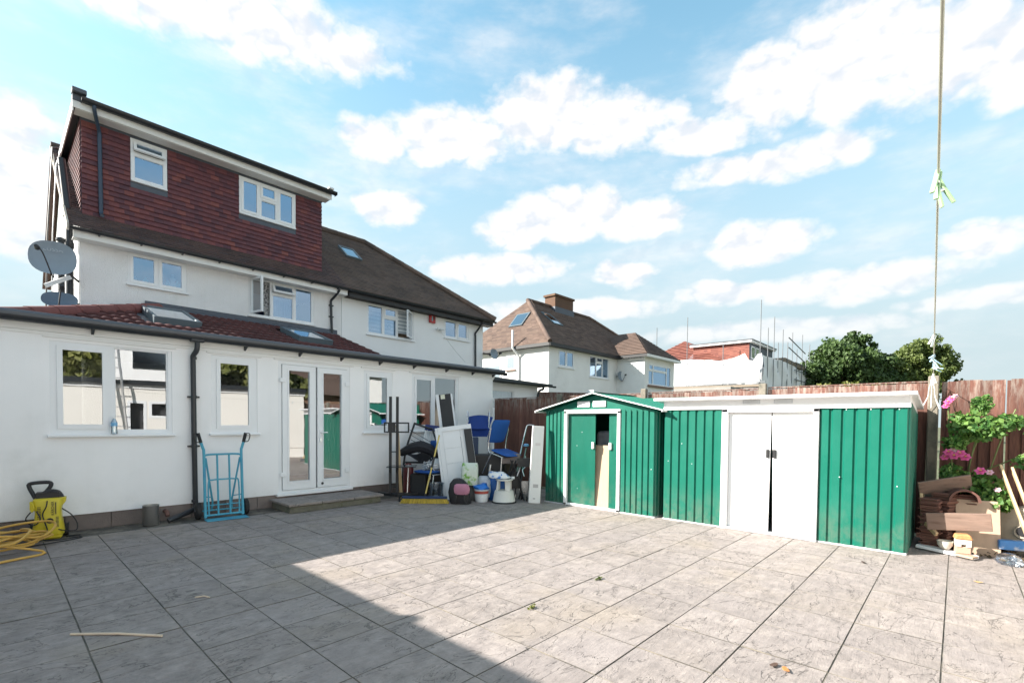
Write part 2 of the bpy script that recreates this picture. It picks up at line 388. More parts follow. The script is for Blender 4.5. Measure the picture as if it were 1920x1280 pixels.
cand.sort(reverse=True)
for k,(vis,x,y) in enumerate(cand):
    dz=random.uniform(-.002,.0015)
    if vis>0 and k<300: piece('paving_slab',slab_me,patio,T(x,y,dz)@RX(random.uniform(-.002,.002))@RY(random.uniform(-.002,.002)))
    else:
        s=slab_geo(PP); far.add([(v[0]+x,v[1]+y,v[2]+dz) for v in s.v],s.f)
if far.v:
    o=far.build('paving_slab_remainder',m_pave,patio,rnd=True,kind='stuff',fix=False); dirty_edges(o.data)
# narrow cut course against the house
cut=MB()
x=-1.65
while x<8.0:
    cut.box(x+.004,min(x+PP,8.0)-.004,PY+17*PP-.47+.475,8.06,-.03,-.003); x+=PP
cut.build('cut_paving_course',m_pave,patio,rnd=True)

# ------------------------------------------------------------------ windows and wall helpers
def window(parent,Y,x0,x1,z0,z1,lights,fw=.055,sill=.05,name='window',glass=None,out=.02,vent=False,sillx=.03):
    """upvc window facing -Y; lights: (x0,x1,z0,z1,kind) glazed openings; kind f fixed, s sash, o top-hung open, g gap left open"""
    glass=glass or (m_glass if Y<9 else m_glass2)
    yf=Y+.012
    mb=MB(); mb.plate(x0,x1,z0,z1,[(a,b,c,d) for a,b,c,d,k in lights],yf,yf+.07)
    w=mb.build(name,m_upvc,parent,True,bevel=.004)
    for a,b,c,d,k in lights:
        if k=='g': continue
        sw=.042 if k!='f' else .016; y=yf-.014 if k!='f' else yf+.012
        s=MB(); s.plate(a-.012 if k!='f' else a,b+.012 if k!='f' else b,c-.012 if k!='f' else c,d+.012 if k!='f' else d,[(a+sw,b-sw,c+sw,d-sw)],y,y+.045)
        p=MB(); p.quad((a+sw-.004,y+.022,c+sw-.004),(b-sw+.004,y+.022,c+sw-.004),(b-sw+.004,y+.022,d-sw+.004),(a+sw-.004,y+.022,d-sw+.004))
        if k=='o':
            M=T(0,y,d)@RX(R(-24))@T(0,-y,-d); s.xf(M); p.xf(M)
        s.build('sash',m_upvc,w,True,bevel=.003); p.build('pane',glass,w,True,fix=False)
    if sill:
        MB().box(x0-sillx,x1+sillx,Y-sill,Y+.06,z0-.032,z0-.001).build('sill',m_upvc,w,True,bevel=.005)
    if vent:
        MB().box((x0+x1)/2-.15,(x0+x1)/2+.15,yf-.012,yf-.0015,z1-.032,z1-.012).build('trickle_vent',m_upvc,w,True)
    return w
def light_row(x0,x1,z0,z1,n,k='s',fw=.055,mul=.06):
    wd=(x1-x0-2*fw-(n-1)*mul)/n
    return [(x0+fw+i*(wd+mul),x0+fw+i*(wd+mul)+wd,z0+fw,z1-fw,k) for i in range(n)]
def half_gutter(parent,x0,x1,Y,z,r=.055,name='gutter',m=None):
    mb=MB(); n=8
    pts=[(0,Y+r*math.cos(math.pi+math.pi*i/n),z+r*math.sin(math.pi+math.pi*i/n)) for i in range(n+1)]
    pin=[(0,Y+(r-.008)*math.cos(math.pi+math.pi*i/n),z+(r-.008)*math.sin(math.pi+math.pi*i/n)) for i in range(n,-1,-1)]
    mb.prism([(x0,p[1],p[2]) for p in pts+pin],(x1-x0,0,0)); mb.box(x0-.003,x0+.006,Y-r-.003,Y+r,z-r-.003,z+.004); mb.box(x1-.006,x1+.003,Y-r-.003,Y+r,z-r-.003,z+.004)
    return mb.build(name,m or m_black,parent,True,smooth=True)

# ------------------------------------------------------------------ rear extension
EY=8.03
ext=thing('house_extension','long white rendered single storey rear extension with black gutter','building',(3.3,EY,0))
W1=(.48,1.71,1.2,2.335); W2=(2.19,2.82,1.2,2.35); DR=(3.135,4.38,.215,2.365); W3=(4.655,5.265,1.2,2.335); W4=(5.72,6.94,1.215,2.36)
wl=MB(); wl.plate(-1.62,8.0,.2,2.44,[W1,W2,(DR[0],DR[1],.2,DR[3]),W3,W4],EY,EY+.28)
wl.plate(-1.62,8.0,2.44,2.56,[],EY+.01,EY+.27)
wl.box(7.72,7.998,EY+.282,12.49,0,2.56); wl.box(-.25,-.1,EY+.282,12.3,0,2.56); wl.box(-.25,1.18,12.31,12.49,0,2.56); wl.build('wall',m_render,ext,True)
wl=MB(); wl.box(-1.62,-1.46,1.3,EY-.002,.2,2.56); wl.box(-4.5,-1.46,1.15,1.298,.2,2.56); wl.build('side_wing_wall',m_render,ext,True)
bl=MB().box(-.2175,.2175,0,.2,0,.096).mesh('plinth_block',m_block)
bl2=MB().box(-.2175,.2175,0,.2,0,.192).mesh('plinth_block',m_block)
x=-1.4
while x<7.8:
    if not(DR[0]-.3<x<DR[1]+.1): piece('plinth_block',bl2,ext,T(x,EY+.018+random.uniform(-.004,.004),.002))
    else: piece('plinth_block',bl2,ext,T(x,EY+.02,.002))
    x+=.444
MB().box(-1.45,7.99,EY+.035,EY+.2,0,.195).build('plinth_core',m_joint,ext,True)
MB().box(-1.6,8.04,EY-.026,EY-.002,2.433,2.52).build('fascia',m_fascia,ext,True,bevel=.004)
MB().box(-1.58,8.02,EY-.012,EY-.0015,2.395,2.432).build('fascia_trim',m_fascia,ext,True)
cp=MB(); cp.prism([(-1.75,7.86,2.565),(-1.75,7.855,2.60),(-1.75,7.875,2.633),(-1.75,8.16,2.645),(-1.75,8.16,2.56)],(10.0,0,0)); cp.build('roof_edge_trim',m_cap,ext,True,bevel=.004)
cp=MB(); cp.prism([(-1.29,1.2,2.565),(-1.285,1.2,2.60),(-1.30,1.2,2.633),(-1.6,1.2,2.645),(-1.6,1.2,2.56)],(0,6.65,0)); cp.build('roof_edge_trim',m_cap,ext,True)
half_gutter(ext,-1.7,8.3,7.905,2.567,.06)
for x in (.86,2.62,3.45,4.18,4.95,5.72,6.55,7.3,7.95,-.4):
    MB().prism([(x,7.90,2.505),(x,8.003,2.515),(x,8.003,2.45)],(.028,0,0)).build('gutter_bracket',m_black,ext,True)
dp=MB(); dp.tube(smoothpath([(1.985,7.905,2.52),(1.985,7.905,2.42),(1.975,7.925,2.36),(1.95,7.965,2.30),(1.95,7.975,2.24)],4),.034,12)
dp.tube([(1.95,7.975,2.24),(1.955,7.975,1.2),(1.965,7.975,.22)],.034,14); dp.tube(smoothpath([(1.965,7.975,.24),(1.965,7.97,.16),(1.93,7.94,.12),(1.66,7.80,.05),(1.60,7.78,.035)],4),.034,12)
dpo=dp.build('downpipe',m_black,ext,True,smooth=True)
for z in (2.27,1.72,1.02,.24): MB().cyl((1.957,7.975,z-.018),(1.957,7.975,z+.018),.040,n=14).build('pipe_collar',m_black,dpo,True,smooth=True)
for z in (1.72,1.02): MB().box(1.885,2.03,7.985,8.028,z-.012,z+.012).build('pipe_clip',m_black,dpo,True)
MB().box(1.9,2.07,7.86,7.95,2.49,2.57).build('gutter_outlet',m_black,ext,True,bevel=.01)
MB().tube([(1.62,8.05,.13),(1.62,7.93,.13),(1.62,7.9,.08)],.028,10).build('overflow_pipe',mat('brown clay pipe',(.16,.08,.06),.7),ext,True,smooth=True)
# windows and doors
w1=window(ext,EY,*W1,[(.555,1.01,1.285,2.28,'s'),(1.085,1.665,1.245,2.32,'f')],name='window')
w2=window(ext,EY,*W2,[(2.27,2.74,1.28,2.28,'s')]); w3=window(ext,EY,*W3,[(4.73,5.19,1.28,2.265,'s')])
w4=window(ext,EY,*W4,[(5.795,6.24,1.295,2.29,'s'),(6.305,6.89,1.26,2.33,'f')])
for a,b in ((.42,1.76),(2.13,2.88),(3.07,4.45),(4.6,5.32),(5.66,7.0)):
    MB().box(a,b,EY-.018,EY-.0015,2.372,2.394).build('window_head_trim',m_fascia,ext,True)
df=MB(); df.plate(DR[0],DR[1],DR[2],DR[3],[(3.19,4.325,.255,2.31)],EY+.006,EY+.08); dfo=df.build('door_frame',m_upvc,ext,True,bevel=.004)
MB().box(3.10,4.42,EY-.045,EY+.05,.17,.214).build('threshold',m_upvc,dfo,True,bevel=.004)
def french_leaf(x0,x1,hinge,swing=0):
    h=(x0+.105,x1-.105,.40,2.215)
    M=T(hinge,EY,0)@RZ(swing)@T(-hinge,-EY,0)
    o=MB().plate(x0,x1,.262,2.303,[h],EY-.012,EY+.05).xf(M).build('door',m_upvc,ext,True,bevel=.004)
    MB().plate(h[0]-.025,h[1]+.025,h[2]-.025,h[3]+.025,[h],EY-.019,EY-.0125).xf(M).build('glazing_bead',m_upvc,o,True)
    MB().quad((h[0]-.003,EY+.018,h[2]-.003),(h[1]+.003,EY+.018,h[2]-.003),(h[1]+.003,EY+.018,h[3]+.003),(h[0]-.003,EY+.018,h[3]+.003)).xf(M).build('pane',m_glass,o,True,fix=False)
    for z in (.52,2.05,): 
        hx=hinge; MB().box(hx-.045,hx+.045,EY-.03,EY-.0195,z-.035,z+.035).build('hinge',m_upvc,o,True,bevel=.004)
    return o
d1=french_leaf(3.197,3.745,3.197,R(-.7)); d2=french_leaf(3.775,4.318,4.318,R(.5))
hb=MB(); hb.box(3.81,3.845,EY-.03,EY-.0125,1.02,1.25); hb.tube([(3.828,EY-.03,1.2),(3.828,EY-.065,1.2),(3.93,EY-.07,1.2)],.009,8); hb.build('handle',m_upvc,d2,True,smooth=True)
MB().box(3.815,3.84,EY-.036,EY-.0305,1.05,1.10).build('keyhole',m_steel,d2,True)
MB().cyl((3.86,EY-.024,.325),(3.86,EY-.0125,.325),.022,n=16).build('drain_cap',m_black,d2,True)
st=thing('door_step','low concrete step with paving slabs on top below the french doors','step',(3.8,7.65,0))
sb=MB(); sb.box(3.02,4.56,7.30,8.0,0,.105); sb.build('riser',mat('mossy concrete',(.16,.15,.115),.95,.3,9,.7,60,c2=(.09,.10,.055),c2s=5),st,True,bevel=.01)
for a,b in ((2.99,3.50),(3.506,4.04),(4.046,4.60)): MB().box(a,b,7.265,8.005,.107,.145).build('paving_slab',m_pave,st,True,bevel=.006)
# flat part of the roof and lean-to of interlocking tiles
MB().box(-1.6,8.15,8.162,12.49,2.565,2.60).build('flat_roof',mat('grey roofing felt',(.10,.105,.11),.9,.2,3,.4,50),ext,True)
MB().box(-4.5,-1.605,1.2,12.49,2.565,2.60).build('flat_roof',_mats['grey roofing felt'],ext,True)
SL=.33; sa=math.atan(SL)
def rz(y): return 3.72-SL*(12.5-y)
def tile_profile():
    mb=MB(); n=12; wd=.31; L=.40; prof=[]
    for i in range(n+1):
        t=i/n; prof.append((-wd/2+wd*t,.024*abs(math.sin(2*math.pi*t))**.8+(.006 if t>.97 else 0)))
    a=[(x,-.02,z+.036) for x,z in prof]; b=[(x,L,z) for x,z in prof]; c=[(x,-.02,z+.012) for x,z in prof]
    vs=a+b+c; k=n+1; fs=[]
    for i in range(n): fs+= [(i,i+1,k+i+1,k+i),(2*k+i,2*k+i+1,i+1,i)]
    mb.add(vs,fs); return mb
m_itile=ramp_mat('red brown interlocking tile',[(0,(.065,.027,.027)),(.5,(.10,.037,.036)),(1,(.08,.034,.033))],.95,.3,60,.35,9)
it_me=tile_profile().mesh('roof_tile',m_itile,True)
SK=[(2.03,2.79,10.75,12.03),(4.66,5.45,10.75,11.80)]
row=0; y=9.32
while y<12.42:
    x=6.2-(.15 if False else 0)
    while x>-.4:
        hipx=-.15+(y+.15-9.3)*(2.5/3.2)
        if x-.1>hipx and not any(a-.1<x<b+.1 and c-.28<y<d-.02 for a,b,c,d in SK):
            piece('roof_tile',it_me,ext,T(x,y,rz(y)+.012)@RX(sa)@RZ(random.uniform(-.006,.006)))
        x-=.30
    y+=.32
cv=MB(); cv.poly([(6.35,9.25,rz(9.25)-.01),(6.35,12.5,rz(12.5)-.01),(2.35,12.5,rz(12.5)-.01),(-.19,9.25,rz(9.25)-.01)]); cv.poly([(2.35,12.5,rz(12.5)-.01),(-.19,9.25,rz(9.25)-.01),(-.6,12.5,2.62)])
cv.build('roof_underlay',m_cap,ext,True,fix=False)
MB().prism([(6.352,9.25,2.6),(6.352,12.49,2.6),(6.352,12.49,rz(12.5)+.03),(6.352,9.25,rz(9.25)+.03)],(.05,0,0)).build('verge',mat('verge mortar',(.2,.19,.18),.9,.2,12,.5,50),ext,True)
m_ridge=ramp_mat('dull red ridge tile',[(0,(.17,.055,.05)),(.6,(.21,.07,.06)),(1,(.14,.05,.045))],.8,.3,40,.3,8)
A=Vector((2.42,12.45,rz(12.45)+.02)); B=Vector((-.19,9.25,rz(9.25)+.02)); d=(B-A); nL=9
for i in range(nL):
    p=A+d*((i)/nL); q=A+d*((i+1.06)/nL); mb=MB(); mb.tube([p,q],[.115,.125],14); mb.build('hip_tile',m_ridge,ext,True,smooth=True)
MB().box(2.2,6.42,12.455,12.499,3.70,3.86).build('lead_flashing',m_lead,ext,True)
fl=MB(); fl.prism([(2.3,12.25,rz(12.25)+.055),(2.3,12.5,rz(12.5)+.06),(2.3,12.5,rz(12.5)+.05),(2.3,12.25,rz(12.25)+.045)],(4.1,0,0)); fl.build('lead_apron',m_lead,ext,True)
m_sky=glass_mat('skylight glass',(.5,.55,.55),.30,1.6); m_skf=mat('grey skylight frame',(.10,.13,.15),.45,.1)
m_skin=mat('white skylight shaft',(.7,.7,.68),.7,.05)
def skylight(parent,x0,x1,y0,y1,rzf,slope,h=.1,fw=.06,name='skylight'):
    a=math.atan(slope); L=(y1-y0)/math.cos(a)
    M=T((x0+x1)/2,y0,rzf(y0)+h)@RX(a); w=(x1-x0)/2
    mb=MB(); 
    for p in ((-w,w,0,fw),(-w,w,L-fw,L),(-w,-w+fw,fw,L-fw),(w-fw,w,fw,L-fw)): mb.box(p[0],p[1],p[2],p[3],-h,.0)
    o=mb.xf(M).build(name,m_skf,parent,True,bevel=.006)
    MB().quad((-w+fw,fw,-.02),(w-fw,fw,-.02),(w-fw,L-fw,-.02),(-w+fw,L-fw,-.02)).xf(M).build('pane',m_sky,o,True,fix=False)
    MB().box(-w+fw,w-fw,fw,L-fw,-h+.002,-h+.01).xf(M).build('blind',m_skin,o,True)
    return o
for s in SK: skylight(ext,*s,rz,SL,.13)
vt=MB(); vt.cyl((-1.45,6.1,2.6),(-1.45,6.1,2.72),.05); vt.cyl((-1.45,6.1,2.72),(-1.45,6.1,2.76),.08); vt.build('roof_vent',m_black,ext,True,smooth=True)
# ------------------------------------------------------------------ the house and its other half
HY=12.5; EV=12.15; EZ=4.99; K=.8; RYd=15.45; RZd=EZ+K*(RYd-EV)
def roofz(y): return EZ+K*(y-EV)
m_ptile=ramp_mat('weathered plain roof tile',[(0,(.045,.028,.027)),(.4,(.065,.038,.034)),(.75,(.085,.05,.042)),(1,(.055,.04,.042))],.75,.5,30,.4,2.2,.012)
m_ptile2=ramp_mat('mossy old plain roof tile',[(0,(.06,.042,.034)),(.5,(.095,.064,.048)),(1,(.08,.056,.046))],.8,.6,26,.5,1.6,.012)
def courses(mb,xl,xr,y0,y1,zf,gauge=.1,slope=K,tw=.165,lift=.014):
    """stepped courses of plain tiles on a slope rising in +Y; xl,xr give the ends of a course"""
    ca=math.cos(math.atan(slope)); dy=gauge*ca; y=y0; k=0
    while y<y1-1e-6:
        ye=min(y+dy,y1); a=xl(y); b=xr(y); 
        if b-a>.05:
            x=a-(tw/2 if k%2 else 0)
            while x<b:
                xa=max(x,a)+.0015; xb=min(x+tw,b)-.0015
                if xb-xa>.01:
                    l=lift+random.uniform(-.003,.004); r=random.random(); z0=zf(y); z1=zf(ye)
                    mb.add([(xa,y,z0+l),(xb,y,z0+l),(xb,ye+.012,z1+.002),(xa,ye+.012,z1+.002),(xa,y,z0-.004),(xb,y,z0-.004)],[(0,1,2,3),(4,5,1,0)],r)
                x+=tw
        y=ye; k+=1
def ridge_run(parent,A,B,n,m,r=.10,name='ridge_tiles'):
    mb=MB(); A=Vector(A); B=Vector(B)
    for i in range(n):
        t0=i/n; t1=(i+1.05)/n; mb.tube([A+(B-A)*t0,A+(B-A)*min(t1,1)],[r*.94,r],10)
    return mb.build(name,m,parent,True,smooth=True,rnd=True)
house=thing('semi_detached_house','white pebbledashed semi-detached house with large red tile-hung loft dormer','house',(3.9,HY,0))
UW1=(1.92,2.95,4.16,4.83); UW2=(4.20,5.80,3.905,4.835)
wl=MB(); wl.plate(1.19,6.56,0,4.93,[UW1,UW2],HY,HY+.25); wl.box(1.19,1.42,HY+.251,18.6,0,4.93); wl.box(1.42,6.56,18.35,18.6,0,4.93); wl.box(6.45,6.56,HY+.251,18.34,0,4.93)
wl.prism([(1.19,12.25,4.935),(1.19,18.65,4.935),(1.19,RYd,RZd-.12)],(.2,0,0)); wl.build('wall',m_dash,house,True)
MB().box(1.08,6.6,EV+.07,EV+.09,4.80,4.935).build('fascia',m_fascia,house,True,bevel=.004)
MB().box(1.08,6.6,EV+.091,HY-.002,4.80,4.815).build('soffit',m_fascia,house,True)
half_gutter(house,1.02,6.62,EV+.015,4.965,.05)
for x in (1.45,2.1,2.8,3.5,4.2,4.9,5.6,6.3): MB().box(x-.012,x+.012,EV-.035,EV+.07,4.895,4.915).build('gutter_bracket',m_black,house,True)
rf=MB(); courses(rf,lambda y:1.0,lambda y:6.1 if False else 6.56,EV,12.76,roofz)
courses(rf,lambda y:1.0,lambda y:1.26,12.76,RYd,roofz); courses(rf,lambda y:6.08,lambda y:6.56,12.76,RYd,roofz)
ro=rf.build('roof_tiles',m_ptile,house,True,rnd=True,kind='stuff',fix=False)
MB().poly([(1.0,EV,EZ-.01),(6.56,EV,EZ-.01),(6.56,RYd,RZd-.01),(1.0,RYd,RZd-.01)]).build('roof_deck',m_lead,house,True,fix=False)
MB().poly([(1.0,18.75,EZ-.01),(6.56,18.75,EZ-.01),(6.56,RYd,RZd-.01),(1.0,RYd,RZd-.01)]).build('roof_back',m_ptile,house,True,fix=False)
MB().prism([(.985,EV-.02,EZ-.12),(.985,EV-.02,EZ+.02),(.985,RYd,RZd+.03),(.985,RYd,RZd-.13)],(.03,0,0)).build('verge',mat('pale verge mortar',(.45,.41,.36),.9,.2,9,.4,40),house,True)
ridge_run(house,(1.0,RYd,RZd+.02),(6.56,RYd,RZd+.02),12,m_ptile2)
window(house,HY,*UW1,light_row(*UW1,2),sill=.06,vent=False)
m_frost=glass_mat('obscured glass',(.35,.42,.48),.34,1.4,.12)
m_net=mat('net curtain',(.62,.66,.70),.9,.25,9,stretch=(6,1,.6))
a=UW2; 
w=window(house,HY,*a,[(4.255,4.70,3.96,4.78,'g'),(4.76,5.26,3.96,4.50,'f'),(4.76,5.26,4.56,4.78,'o'),(5.32,5.745,3.96,4.78,'f')],sill=.06)
# the left casement swung wide open
M=T(4.262,HY-.005,0)@RZ(R(-78))
MB().plate(0,.45,3.955,4.785,[(.045,.405,4.0,4.74)],-.02,.025).xf(M).build('open_casement',m_upvc,w,True,bevel=.003)
MB().quad((.042,.002,3.997),(.408,.002,3.997),(.408,.002,4.743),(.042,.002,4.743)).xf(M).build('pane',m_glass,w,True,fix=False)
MB().box(4.76,5.25,HY+.16,HY+.165,3.94,4.5).build('net_curtain',m_net,w,True)
MB().box(5.30,5.42,HY+.15,HY+.16,3.94,4.79).build('net_curtain',m_net,w,True)
cu=MB()
for i in range(7): cu.cyl((4.61+.021*i,HY+.13+.012*(i%2),3.92),(4.60+.02*i,HY+.13+.012*(i%2),4.8),.016,n=8)
cu.build('patterned_curtain',mat('patterned grey curtain',(.5,.5,.5),.9,.3,10,c2=(.12,.12,.13),c2s=22,c2lo=.5,c2hi=.55),w,True,smooth=True)
MB().box(4.2,5.8,14.4,14.45,3.4,4.9).build('blue_room_wall',mat('deep blue room wall',(.02,.10,.30),.8,.05),house,True)
dd=MB(); dd.tube(smoothpath([(6.33,EV+.02,4.93),(6.33,EV+.03,4.86),(6.30,HY-.16,4.74),(6.25,HY-.05,4.64),(6.24,HY-.045,4.55)],4),.032,10); dd.tube([(6.24,HY-.045,4.56),(6.27,HY-.045,3.72)],.032,12)
ddo=dd.build('downpipe',m_black,house,True,smooth=True)
for z in (4.5,4.2,3.85): MB().box(6.195,6.315,HY-.05,HY-.002,z-.015,z+.015).build('pipe_clip',m_black,ddo,True)
# things on the bathroom sill
m_cyan=mat('turquoise plastic',(.10,.55,.62),.4); m_whitepl=mat('white plastic',(.75,.76,.76),.4,.05)
for i,(x,h,mm) in enumerate(((2.05,.14,m_whitepl),(2.24,.15,m_cyan),(2.62,.2,m_cyan),(2.72,.33,m_whitepl),(2.80,.2,m_cyan))):
    b=MB(); b.lathe([(.045,0),(.05,.02),(.048,h*.7),(.02,h*.82),(.02,h)],(x,HY+.13,4.22),14)
    o=b.build('toiletry_bottle',mm,smooth=True)
    lab=['small white bottle at the far left of the bathroom window sill','turquoise bottle behind the left bathroom pane','turquoise bottle left of the tall white one behind the right bathroom pane','tall white bottle behind the right bathroom pane','turquoise bottle at the right end of the bathroom sill'][i]
    setprops(o,lab,'bottle','bottles on the bathroom sill')
MB().box(1.9,2.95,HY+.07,HY+.24,4.17,4.215).build('inner_sill',m_upvc,house,True)
# loft dormer hung with red plain tiles
DY=12.7; DX0,DX1=1.25,6.10; DZ0,DZ1=5.40,7.20
DW1=(2.02,2.645,6.35,7.205); DW2=(4.07,5.40,6.345,7.21)
core=MB(); core.plate(DX0,DX1,5.2,7.36,[DW1,DW2],DY,DY+.15); core.prism([(DX0,DY+.151,5.3),(DX0,RYd,RZd),(DX0,RYd+.3,7.36),(DX0,DY+.151,7.36)],(.12,0,0)); core.prism([(DX1,DY+.151,5.3),(DX1,RYd,RZd),(DX1,RYd+.3,7.36),(DX1,DY+.151,7.36)],(-.12,0,0))
dorm=core.build('dormer',m_lead,house,True)
MB().box(DX0-.12,DX1+.12,DY-.28,RYd+.6,7.36,7.40).build('dormer_roof',m_cap,dorm,True)
MB().box(DX0-.14,DX1+.14,DY-.30,DY-.281,7.28,7.41).build('dormer_fascia',m_fascia,dorm,True,bevel=.004)
MB().box(DX0-.1,DX1+.1,DY-.28,DY-.01,7.272,7.279).build('dormer_soffit',m_fascia,dorm,True)
MB().box(DX0-.145,DX0-.125,DY-.28,RYd+.5,7.22,7.41).build('dormer_side_fascia',m_upvc,dorm,True)
half_gutter(dorm,DX0-.02,DX1+.22,DY-.375,7.47,.075); MB().box(DX0-.14,DX1+.14,DY-.31,DY-.15,7.412,7.53).build('dormer_roof_trim',m_cap,dorm,True,bevel=.01)
MB().box(DX0-.15,DX0+.06,DY-.40,DY-.2,7.535,7.62).build('roof_corner_cap',m_cap,dorm,True,bevel=.01)
MB().box(DX1+.02,DX1+.16,DY-.40,DY-.28,7.52,7.57).build('roof_corner_cap',m_fascia,dorm,True,bevel=.01)
for x in (1.55,2.2,2.55,2.75,3.3,3.9,4.5,5.1,5.75): MB().box(x-.012,x+.012,DY-.42,DY-.30,7.425,7.445).build('gutter_bracket',m_black,dorm,True)
hp=MB(); hp.tube(smoothpath([(1.42,DY-.365,7.44),(1.42,DY-.36,7.33),(1.47,DY-.2,7.2),(1.52,DY-.07,7.08),(1.525,DY-.06,7.0)],4),.034,10); hp.tube([(1.525,DY-.06,7.02),(1.535,DY-.06,5.52)],.036,12); hp.tube(smoothpath([(1.535,DY-.06,5.53),(1.535,DY-.08,5.46),(1.54,DY-.16,5.42)],3),.036,10)
hp.build('dormer_downpipe',mat('dark blue grey downpipe',(.03,.05,.085),.35,.1),dorm,True,smooth=True)
window(dorm,DY-.03,*DW1,[(2.075,2.59,6.405,6.87,'f'),(2.075,2.59,6.95,7.15,'o')],sill=.03,sillx=.0)
window(dorm,DY-.03,*DW2,[(4.125,4.50,6.40,7.155,'s'),(4.56,4.915,6.40,6.80,'f'),(4.56,4.915,6.87,7.155,'s'),(4.975,5.345,6.40,7.155,'s')],sill=.03,sillx=.0)
for a in (DW1,DW2): MB().box(a[0]-.01,a[1]+.01,DY-.018,DY-.001,a[2]-.15,a[2]-.033).build('lead_skirt',m_lead,dorm,True)
m_htile=ramp_mat('red hanging tile',[(0,(.085,.034,.046)),(.35,(.112,.040,.050)),(.7,(.142,.045,.051)),(.93,(.165,.052,.052)),(1,(.20,.064,.056))],.7,.35,50,.22,14)
ht_me=MB().add([(-.0815,-.030,0),(.0815,-.030,0),(.0815,-.036,.012),(-.0815,-.036,.012),(-.0815,-.004,.125),(.0815,-.004,.125),(-.0815,0,0),(.0815,0,0)],[(3,2,1,0),(3,4,5,2),(6,0,1,7),(6,4,3,0),(1,2,5,7)]).mesh('hanging_tile',m_htile)
def htile_w(w):
    return MB().add([(-w,-.030,0),(w,-.030,0),(w,-.036,.012),(-w,-.036,.012),(-w,-.004,.125),(w,-.004,.125),(-w,0,0),(w,0,0)],[(3,2,1,0),(3,4,5,2),(6,0,1,7),(6,4,3,0),(1,2,5,7)])
rest=MB(); cnt=0; z=DZ0; k=0
while z<DZ1-.09:
    segs=[(DX0+.004,DX1-.004)]
    for a in (DW1,DW2):
        if z>a[2]-.20:
            segs=[q for s0,s1 in segs for q in (((s0,a[0]-.006),(a[1]+.006,s1)) if s0<a[0]<s1 else ((s0,s1),))]
    for s0,s1 in segs:
        x=DX0+(.0825 if k%2 else 0)-.165
        while x<s1:
            xa=max(x,s0); xb=min(x+.165,s1)
            if xb-xa>.02:
                M=T((xa+xb)/2,DY+random.uniform(-.003,.002),z)@RX(random.uniform(-.012,.012))
                if xb-xa>.16 and cnt<292: piece('hanging_tile',ht_me,dorm,M); cnt+=1
                else:
                    h_=htile_w((xb-xa)/2-.001); rest.add([M@Vector(v) for v in h_.v],h_.f)
            x+=.165
    z+=.1; k+=1
rest.build('hanging_tile_remainder',m_htile,dorm,True,rnd=True,kind='stuff',fix=False)
ck=MB(); z=5.45; k=0
while z<7.2:                                  # tiled cheek on the gable side
    y0=DY; y1=min(EV+(z-EZ)/K+.02,RYd+.2); y=y0-(.08 if k%2 else 0)
    while y<y1:
        ya=max(y,y0)+.0015; yb=min(y+.165,y1)-.0015
        if yb-ya>.02: ck.add([(DX0-.026,ya,z),(DX0-.026,yb,z),(DX0-.004,yb,z+.125),(DX0-.004,ya,z+.125),(DX0,ya,z),(DX0,yb,z)],[(0,1,2,3),(4,5,1,0),(4,0,3),(5,2,1)])
        y+=.165
    z+=.1; k+=1
ck.build('cheek_tiles',m_htile,dorm,True,rnd=True,kind='stuff',fix=False)
# ------------------------------------------------------------------ adjoining house
nb=thing('adjoining_house','white rendered adjoining semi with old dark hipped tile roof and black eaves','house',(9.2,HY,0))
NW1=(7.33,8.955,3.90,4.80); NW2=(10.17,11.24,4.18,4.80)
wl=MB(); wl.plate(6.565,11.92,0,4.88,[NW1,NW2],HY-.012,HY+.25); wl.box(11.68,11.92,HY+.251,18.6,0,4.88); wl.box(6.57,11.67,18.35,18.6,0,4.88)
wl.build('wall',mat('white painted render',(.84,.84,.84),.8,.04,1.3,.12,60,c2=(.78,.78,.77),c2s=.9,c2lo=.5,c2hi=.8),nb,True)
MB().box(6.64,12.16,EV+.06,EV+.085,4.79,4.945).build('fascia',m_black2,nb,True); MB().box(6.64,12.16,EV+.086,HY-.014,4.79,4.80).build('soffit',mat('dark stained soffit',(.035,.028,.025),.7),nb,True)
half_gutter(nb,6.64,12.22,EV+.005,4.96,.055)
AX,AY,AZ=8.97,RYd,RZd; CX=12.2
rf=MB(); courses(rf,lambda y:6.56,lambda y:CX-(y-EV)*(CX-AX)/(AY-EV),EV,RYd,roofz,tw=.17,lift=.016)
rf.build('roof_tiles',m_ptile2,nb,True,rnd=True,kind='stuff',fix=False)
rd=MB(); rd.poly([(6.56,EV,EZ-.012),(CX,EV,EZ-.012),(AX,AY,AZ-.012),(6.56,AY,AZ-.012)]); rd.poly([(CX,EV,EZ-.012),(CX,18.75,EZ-.012),(AX,AY,AZ-.012)]); rd.poly([(6.56,18.75,EZ-.012),(CX,18.75,EZ-.012),(AX,AY,AZ-.012),(6.56,AY,AZ-.012)])
rd.build('roof_deck',m_ptile2,nb,True,fix=False)
ridge_run(nb,(6.2,RYd,RZd+.03),(AX,AY,AZ+.03),8,m_ptile2,.11); ridge_run(nb,(AX,AY,AZ+.03),(CX,EV,EZ+.04),14,m_ptile2,.11,'hip_tiles')
skylight(nb,7.5,8.03,13.92,14.5,roofz,K,.09,.05)
m_blind=bpy.data.materials.new('striped day and night blind'); m_blind.use_nodes=True
def _b():
    nt=m_blind.node_tree; nt.nodes.clear(); g=G(nt); b=principled(g); sp=g.n('ShaderNodeSeparateXYZ'); g.l(g.n('ShaderNodeNewGeometry').outputs['Position'],sp.inputs[0])
    f=g.m('GREATER_THAN',g.m('FRACT',g.m('MULTIPLY',sp.outputs[2],9.)),.45); g.l(g.mix(f,(.42,.47,.52),(.8,.82,.83)),b.inputs['Base Color']); b.inputs['Roughness'].default_value=.8
_b()
